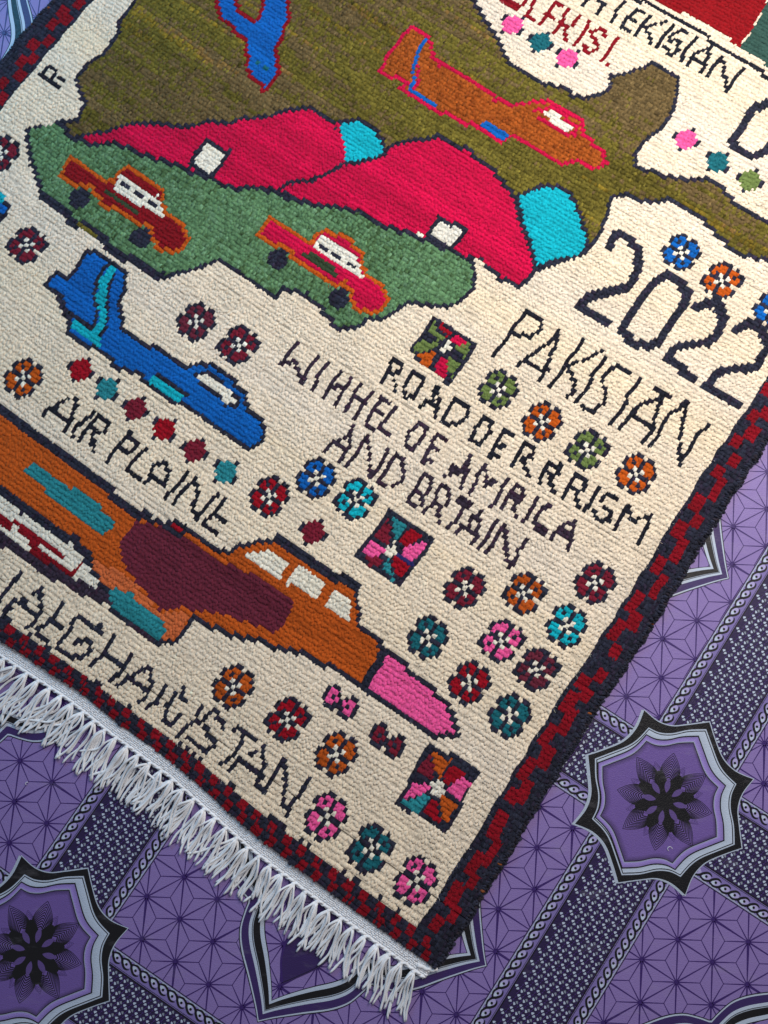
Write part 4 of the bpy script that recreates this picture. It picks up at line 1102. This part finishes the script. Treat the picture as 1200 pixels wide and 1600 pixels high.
# ---- white cotton end band and fringe
WHT = lin((232, 233, 236))
def band_end():
    P, A, B, z0, hh, ln, cc = [], [], [], [], [], [], []
    rows = [(-.035, .0048), (-.075, .0050), (-.12, .0048), (-.165, .0045), (-.21, .0042), (-.255, .0040), (-.305, .0040)]
    for r, (dv, zt_) in enumerate(rows):
        us = np.arange(-15.5, -.02, .052) + (r % 2) * .026
        us = us + rng.normal(0, .006, len(us))
        vs = dv + wob(us) + rng.normal(0, .005, len(us))
        p0, pu, pv = frame_at(us, vs); n = len(us)
        a = rng.normal(.35 if r % 2 else -.35, .12, n)
        P.append(p0); A.append((pu * np.cos(a)[:, None] + pv * np.sin(a)[:, None]) * .040); B.append((pv * np.cos(a)[:, None] - pu * np.sin(a)[:, None]) * .027)
        z0.append(np.full(n, zt_ - .0024)); hh.append(np.full(n, .0030) + rng.normal(0, .0002, n)); ln.append(np.zeros((n, 2))); cc.append(np.tile(WHT, (n, 1)) * (1 + rng.normal(0, .04, n))[:, None])
    tufts("end_band", np.concatenate(P), np.concatenate(A), np.concatenate(B), np.concatenate(z0), np.concatenate(hh), np.concatenate(ln), np.concatenate(cc), COTTON, rug, "stuff", "white flat-woven cotton band between border and fringe")
    us = np.linspace(-15.6, -.0, 160)
    top = uv2p(np.stack([us, .06 + wob(us)], 1)); bot = uv2p(np.stack([us, -.33 + wob(us)], 1))
    V = [(p[0] * UNIT, -p[1] * UNIT, .0032) for p in top] + [(p[0] * UNIT, -p[1] * UNIT, .0026) for p in bot] + [(p[0] * UNIT, -p[1] * UNIT, .0003) for p in bot]
    n = len(us); F = []
    for k in range(n - 1): F += [k, n + k, n + k + 1, k + 1, n + k, 2 * n + k, 2 * n + k + 1, n + k + 1]
    link("band_cloth", mesh_from("band_cloth", V, F, [4] * (2 * (n - 1)), np.tile(WHT * .9, (len(V), 1)), COTTON), rug)
band_end()

def tube(path, rad, sides=7, twist=9.0, ply=.16):
    """two-ply yarn: cross-section slightly oval and turning along the path"""
    path = np.asarray(path); n = len(path)
    d = np.gradient(path, axis=0); d /= np.linalg.norm(d, axis=1)[:, None] + 1e-12
    up = np.array([0, 0, 1.0]); s = np.cross(d, up); s /= np.linalg.norm(s, axis=1)[:, None] + 1e-9; t = np.cross(s, d)
    L_ = np.concatenate([[0], np.cumsum(np.linalg.norm(np.diff(path, axis=0), axis=1))])
    V = []
    rad = np.broadcast_to(rad, (n,))
    for i in range(n):
        for k in range(sides):
            a = 2 * math.pi * k / sides
            r = rad[i] * (1 + ply * math.cos(2 * (a - twist * 100 * L_[i])))
            V.append(path[i] + r * (math.cos(a) * s[i] + math.sin(a) * t[i]))
    F, S = [], []
    for i in range(n - 1):
        for k in range(sides):
            k2 = (k + 1) % sides
            F += [i * sides + k, i * sides + k2, (i + 1) * sides + k2, (i + 1) * sides + k]; S.append(4)
    F += list(range(sides))[::-1]; S.append(sides)
    F += [(n - 1) * sides + k for k in range(sides)]; S.append(sides)
    return V, F, S

# twined cord along the outer edge of the band, knotted at every tassel
tas_u = np.arange(-.34, -15.2, -.358)
def cordline():
    V, F, S = [], [], []
    us = np.linspace(-15.3, -.05, 1200)
    for ph_ in (0, math.pi):
        ph = 2 * math.pi * (us - tas_u[0]) / .358 / 1 + ph_
        vs = -.335 + wob(us) - .012 * np.cos(ph) * 1.0
        P = uv2p(np.stack([us, vs + .018 * np.sin(ph * 1.0)], 1))
        zz = .0034 + .0012 * np.sin(ph)
        path = np.stack([P[:, 0] * UNIT, -P[:, 1] * UNIT, zz], 1)
        v_, f_, s_ = tube(path, .0017, 7, 4.5, .25)
        F += [x + len(V) for x in f_]; V += v_; S += s_
    link("edge_cord", mesh_from("edge_cord", V, F, S, np.tile(WHT, (len(V), 1)), COTTON), rug)
cordline()

sph = []
def blob(c, r, col, name, parent):
    n1, n2 = 9, 6
    V = [(c[0], c[1], c[2] + r[2])]
    for i in range(1, n2):
        th_ = math.pi * i / n2
        for k in range(n1):
            a = 2 * math.pi * k / n1
            q = 1 + .12 * math.sin(3 * a + i)
            V.append((c[0] + r[0] * math.sin(th_) * math.cos(a) * q, c[1] + r[1] * math.sin(th_) * math.sin(a) * q, c[2] + r[2] * math.cos(th_)))
    V.append((c[0], c[1], c[2] - r[2]))
    F, S = [], []
    for k in range(n1):
        F += [0, 1 + k, 1 + (k + 1) % n1]; S.append(3)
        for i in range(n2 - 2):
            F += [1 + i * n1 + k, 1 + (i + 1) * n1 + k, 1 + (i + 1) * n1 + (k + 1) % n1, 1 + i * n1 + (k + 1) % n1]; S.append(4)
        F += [1 + (n2 - 2) * n1 + k, len(V) - 1, 1 + (n2 - 2) * n1 + (k + 1) % n1]; S.append(3)
    return link(name, mesh_from(name, V, F, S, np.tile(col, (len(V), 1)), COTTON), parent)

tp, tpu, tpv = frame_at(tas_u, -.37 + wob(tas_u))
for k in range(len(tas_u)):
    c = tp[k]
    s = shot(c[None], 0)[0]
    if s[0] < -120: continue
    dn = -tpv[k] / np.linalg.norm(tpv[k])                 # straight out from the edge
    sx = s[0]
    # where the fringe has been combed to: swept left on the left, hanging straight near the corner
    dirx = np.interp(sx, [-100, 40, 150, 260, 420, 560, 660], [-.86, -.80, -.62, -.48, -.47, -.22, -.12]) + rng.normal(0, .13)
    tgt = np.array([dirx, math.sqrt(max(.05, 1 - dirx ** 2))])
    tcol = WHT * (1 + rng.normal(0, .03))
    tas = blob((c[0] * UNIT, -c[1] * UNIT, .0040), (.0036, .0036, .0030), tcol, "tassel", rug)
    if k % 7 == 3: tas["label"] = "tassel tied with a longer loose strand"
    ns = 9
    spread = rng.permutation(np.linspace(-1, 1, ns))
    Lb_ = np.interp(sx, [0, 150, 400, 640], [1.30, 1.12, 1.05, 1.12])
    for m_ in range(ns):
        f = spread[m_]
        Lg = Lb_ * rng.uniform(.72, 1.15)
        wild = rng.random() < .10
        side = np.array([-dn[1], dn[0]])
        d0 = dn + side * rng.normal(0, .10)
        d1 = tgt + side * f * .06 + side * rng.normal(0, .07) + (side * rng.normal(0, .6) if wild else 0)
        d0 /= np.linalg.norm(d0); d1 /= np.linalg.norm(d1)
        n = 17; t = np.linspace(0, 1, n)
        bend = rng.uniform(.35, .7)
        w_ = np.clip(t / bend, 0, 1) ** .9
        dirs = (1 - w_)[:, None] * d0 + w_[:, None] * d1
        dirs /= np.linalg.norm(dirs, axis=1)[:, None]
        curl = rng.normal(0, .22)
        ca = curl * (t - .3) * 1.5 + .16 * np.sin(t * 7 + rng.uniform(0, 6))
        dirs = np.stack([dirs[:, 0] * np.cos(ca) - dirs[:, 1] * np.sin(ca), dirs[:, 0] * np.sin(ca) + dirs[:, 1] * np.cos(ca)], 1)
        steps = np.concatenate([[[0, 0]], dirs[:-1] * Lg / (n - 1)])
        xy = c + dn * .02 + side * f * .03 + np.cumsum(steps, 0) + np.outer(1 - np.exp(-t * 4.5), side) * f * rng.uniform(.08, .24)
        lay = (m_ % 3) * .0021 + rng.uniform(0, .0008)
        zz = .0019 + lay * np.clip(1.2 - .9 * t, 0, 1) + .0035 * np.exp(-((t - .18) / .2) ** 2) * rng.uniform(.5, 1.2)
        path = np.stack([xy[:, 0] * UNIT, -xy[:, 1] * UNIT, zz], 1)
        r_ = .00178 * rng.uniform(.88, 1.1) * np.where(t > .97, .75, 1.0)
        v_, f_, s_ = tube(path, r_, 7, rng.uniform(4.5, 6.5), .17)
        link("strand", mesh_from("strand", v_, f_, s_, np.tile(tcol * (1 + rng.normal(0, .04)), (len(v_), 1)), COTTON), tas)
# one long loose strand lying across the tassels
for (pts) in ([(203, 1190), (225, 1203), (240, 1216), (258, 1226)],):
    q = plan(np.array([a[0] for a in pts], float), np.array([a[1] for a in pts], float), .006)
    q = smooth_curve(q, 5)
    path = np.stack([q[:, 0] * UNIT, -q[:, 1] * UNIT, np.linspace(.0075, .0070, len(q))], 1)
    v_, f_, s_ = tube(path, .0018, 7, 5, .17)
    link("loose_strand", mesh_from("loose_strand", v_, f_, s_, np.tile(WHT, (len(v_), 1)), COTTON), rug)
# cord end that sticks out at the corner
q = uv2p(np.array([[-.35, -.30], [-.15, -.26], [.02, -.20], [.12, -.12]]))
q = smooth_curve(q, 5)
path = np.stack([q[:, 0] * UNIT, -q[:, 1] * UNIT, np.full(len(q), .0035)], 1)
v_, f_, s_ = tube(path, np.linspace(.0034, .0026, len(q)), 9, 3, .2)
link("corner_cord", mesh_from("corner_cord", v_, f_, s_, np.tile(WHT * .95, (len(v_), 1)), COTTON), rug)

# two bits of white lint on the vinyl
for k, (px, r, turn, lab) in enumerate([((1046, 1326), .055, 4.4, "tiny curl of white lint on the violet medallion beside the rug's right border"), ((43, 1224), .035, 3.2, "tiny white lint fleck on the star print below the left end of the fringe")]):
    c = plan(*map(float, px))
    a = np.linspace(0, turn, 14)
    q = c + np.stack([np.cos(a + 2) * r * (1 + .2 * a / turn), np.sin(a + 2) * r], 1)
    path = np.stack([q[:, 0] * UNIT, -q[:, 1] * UNIT, .0013 + .0006 * np.sin(a)], 1)
    v_, f_, s_ = tube(path, .00035, 6, 5, .1)
    o = link("lint", mesh_from("lint", v_, f_, s_, np.tile(WHT, (len(v_), 1)), COTTON))
    o["label"] = lab; o["category"] = "lint"; o["group"] = "bits of white lint on the floor"
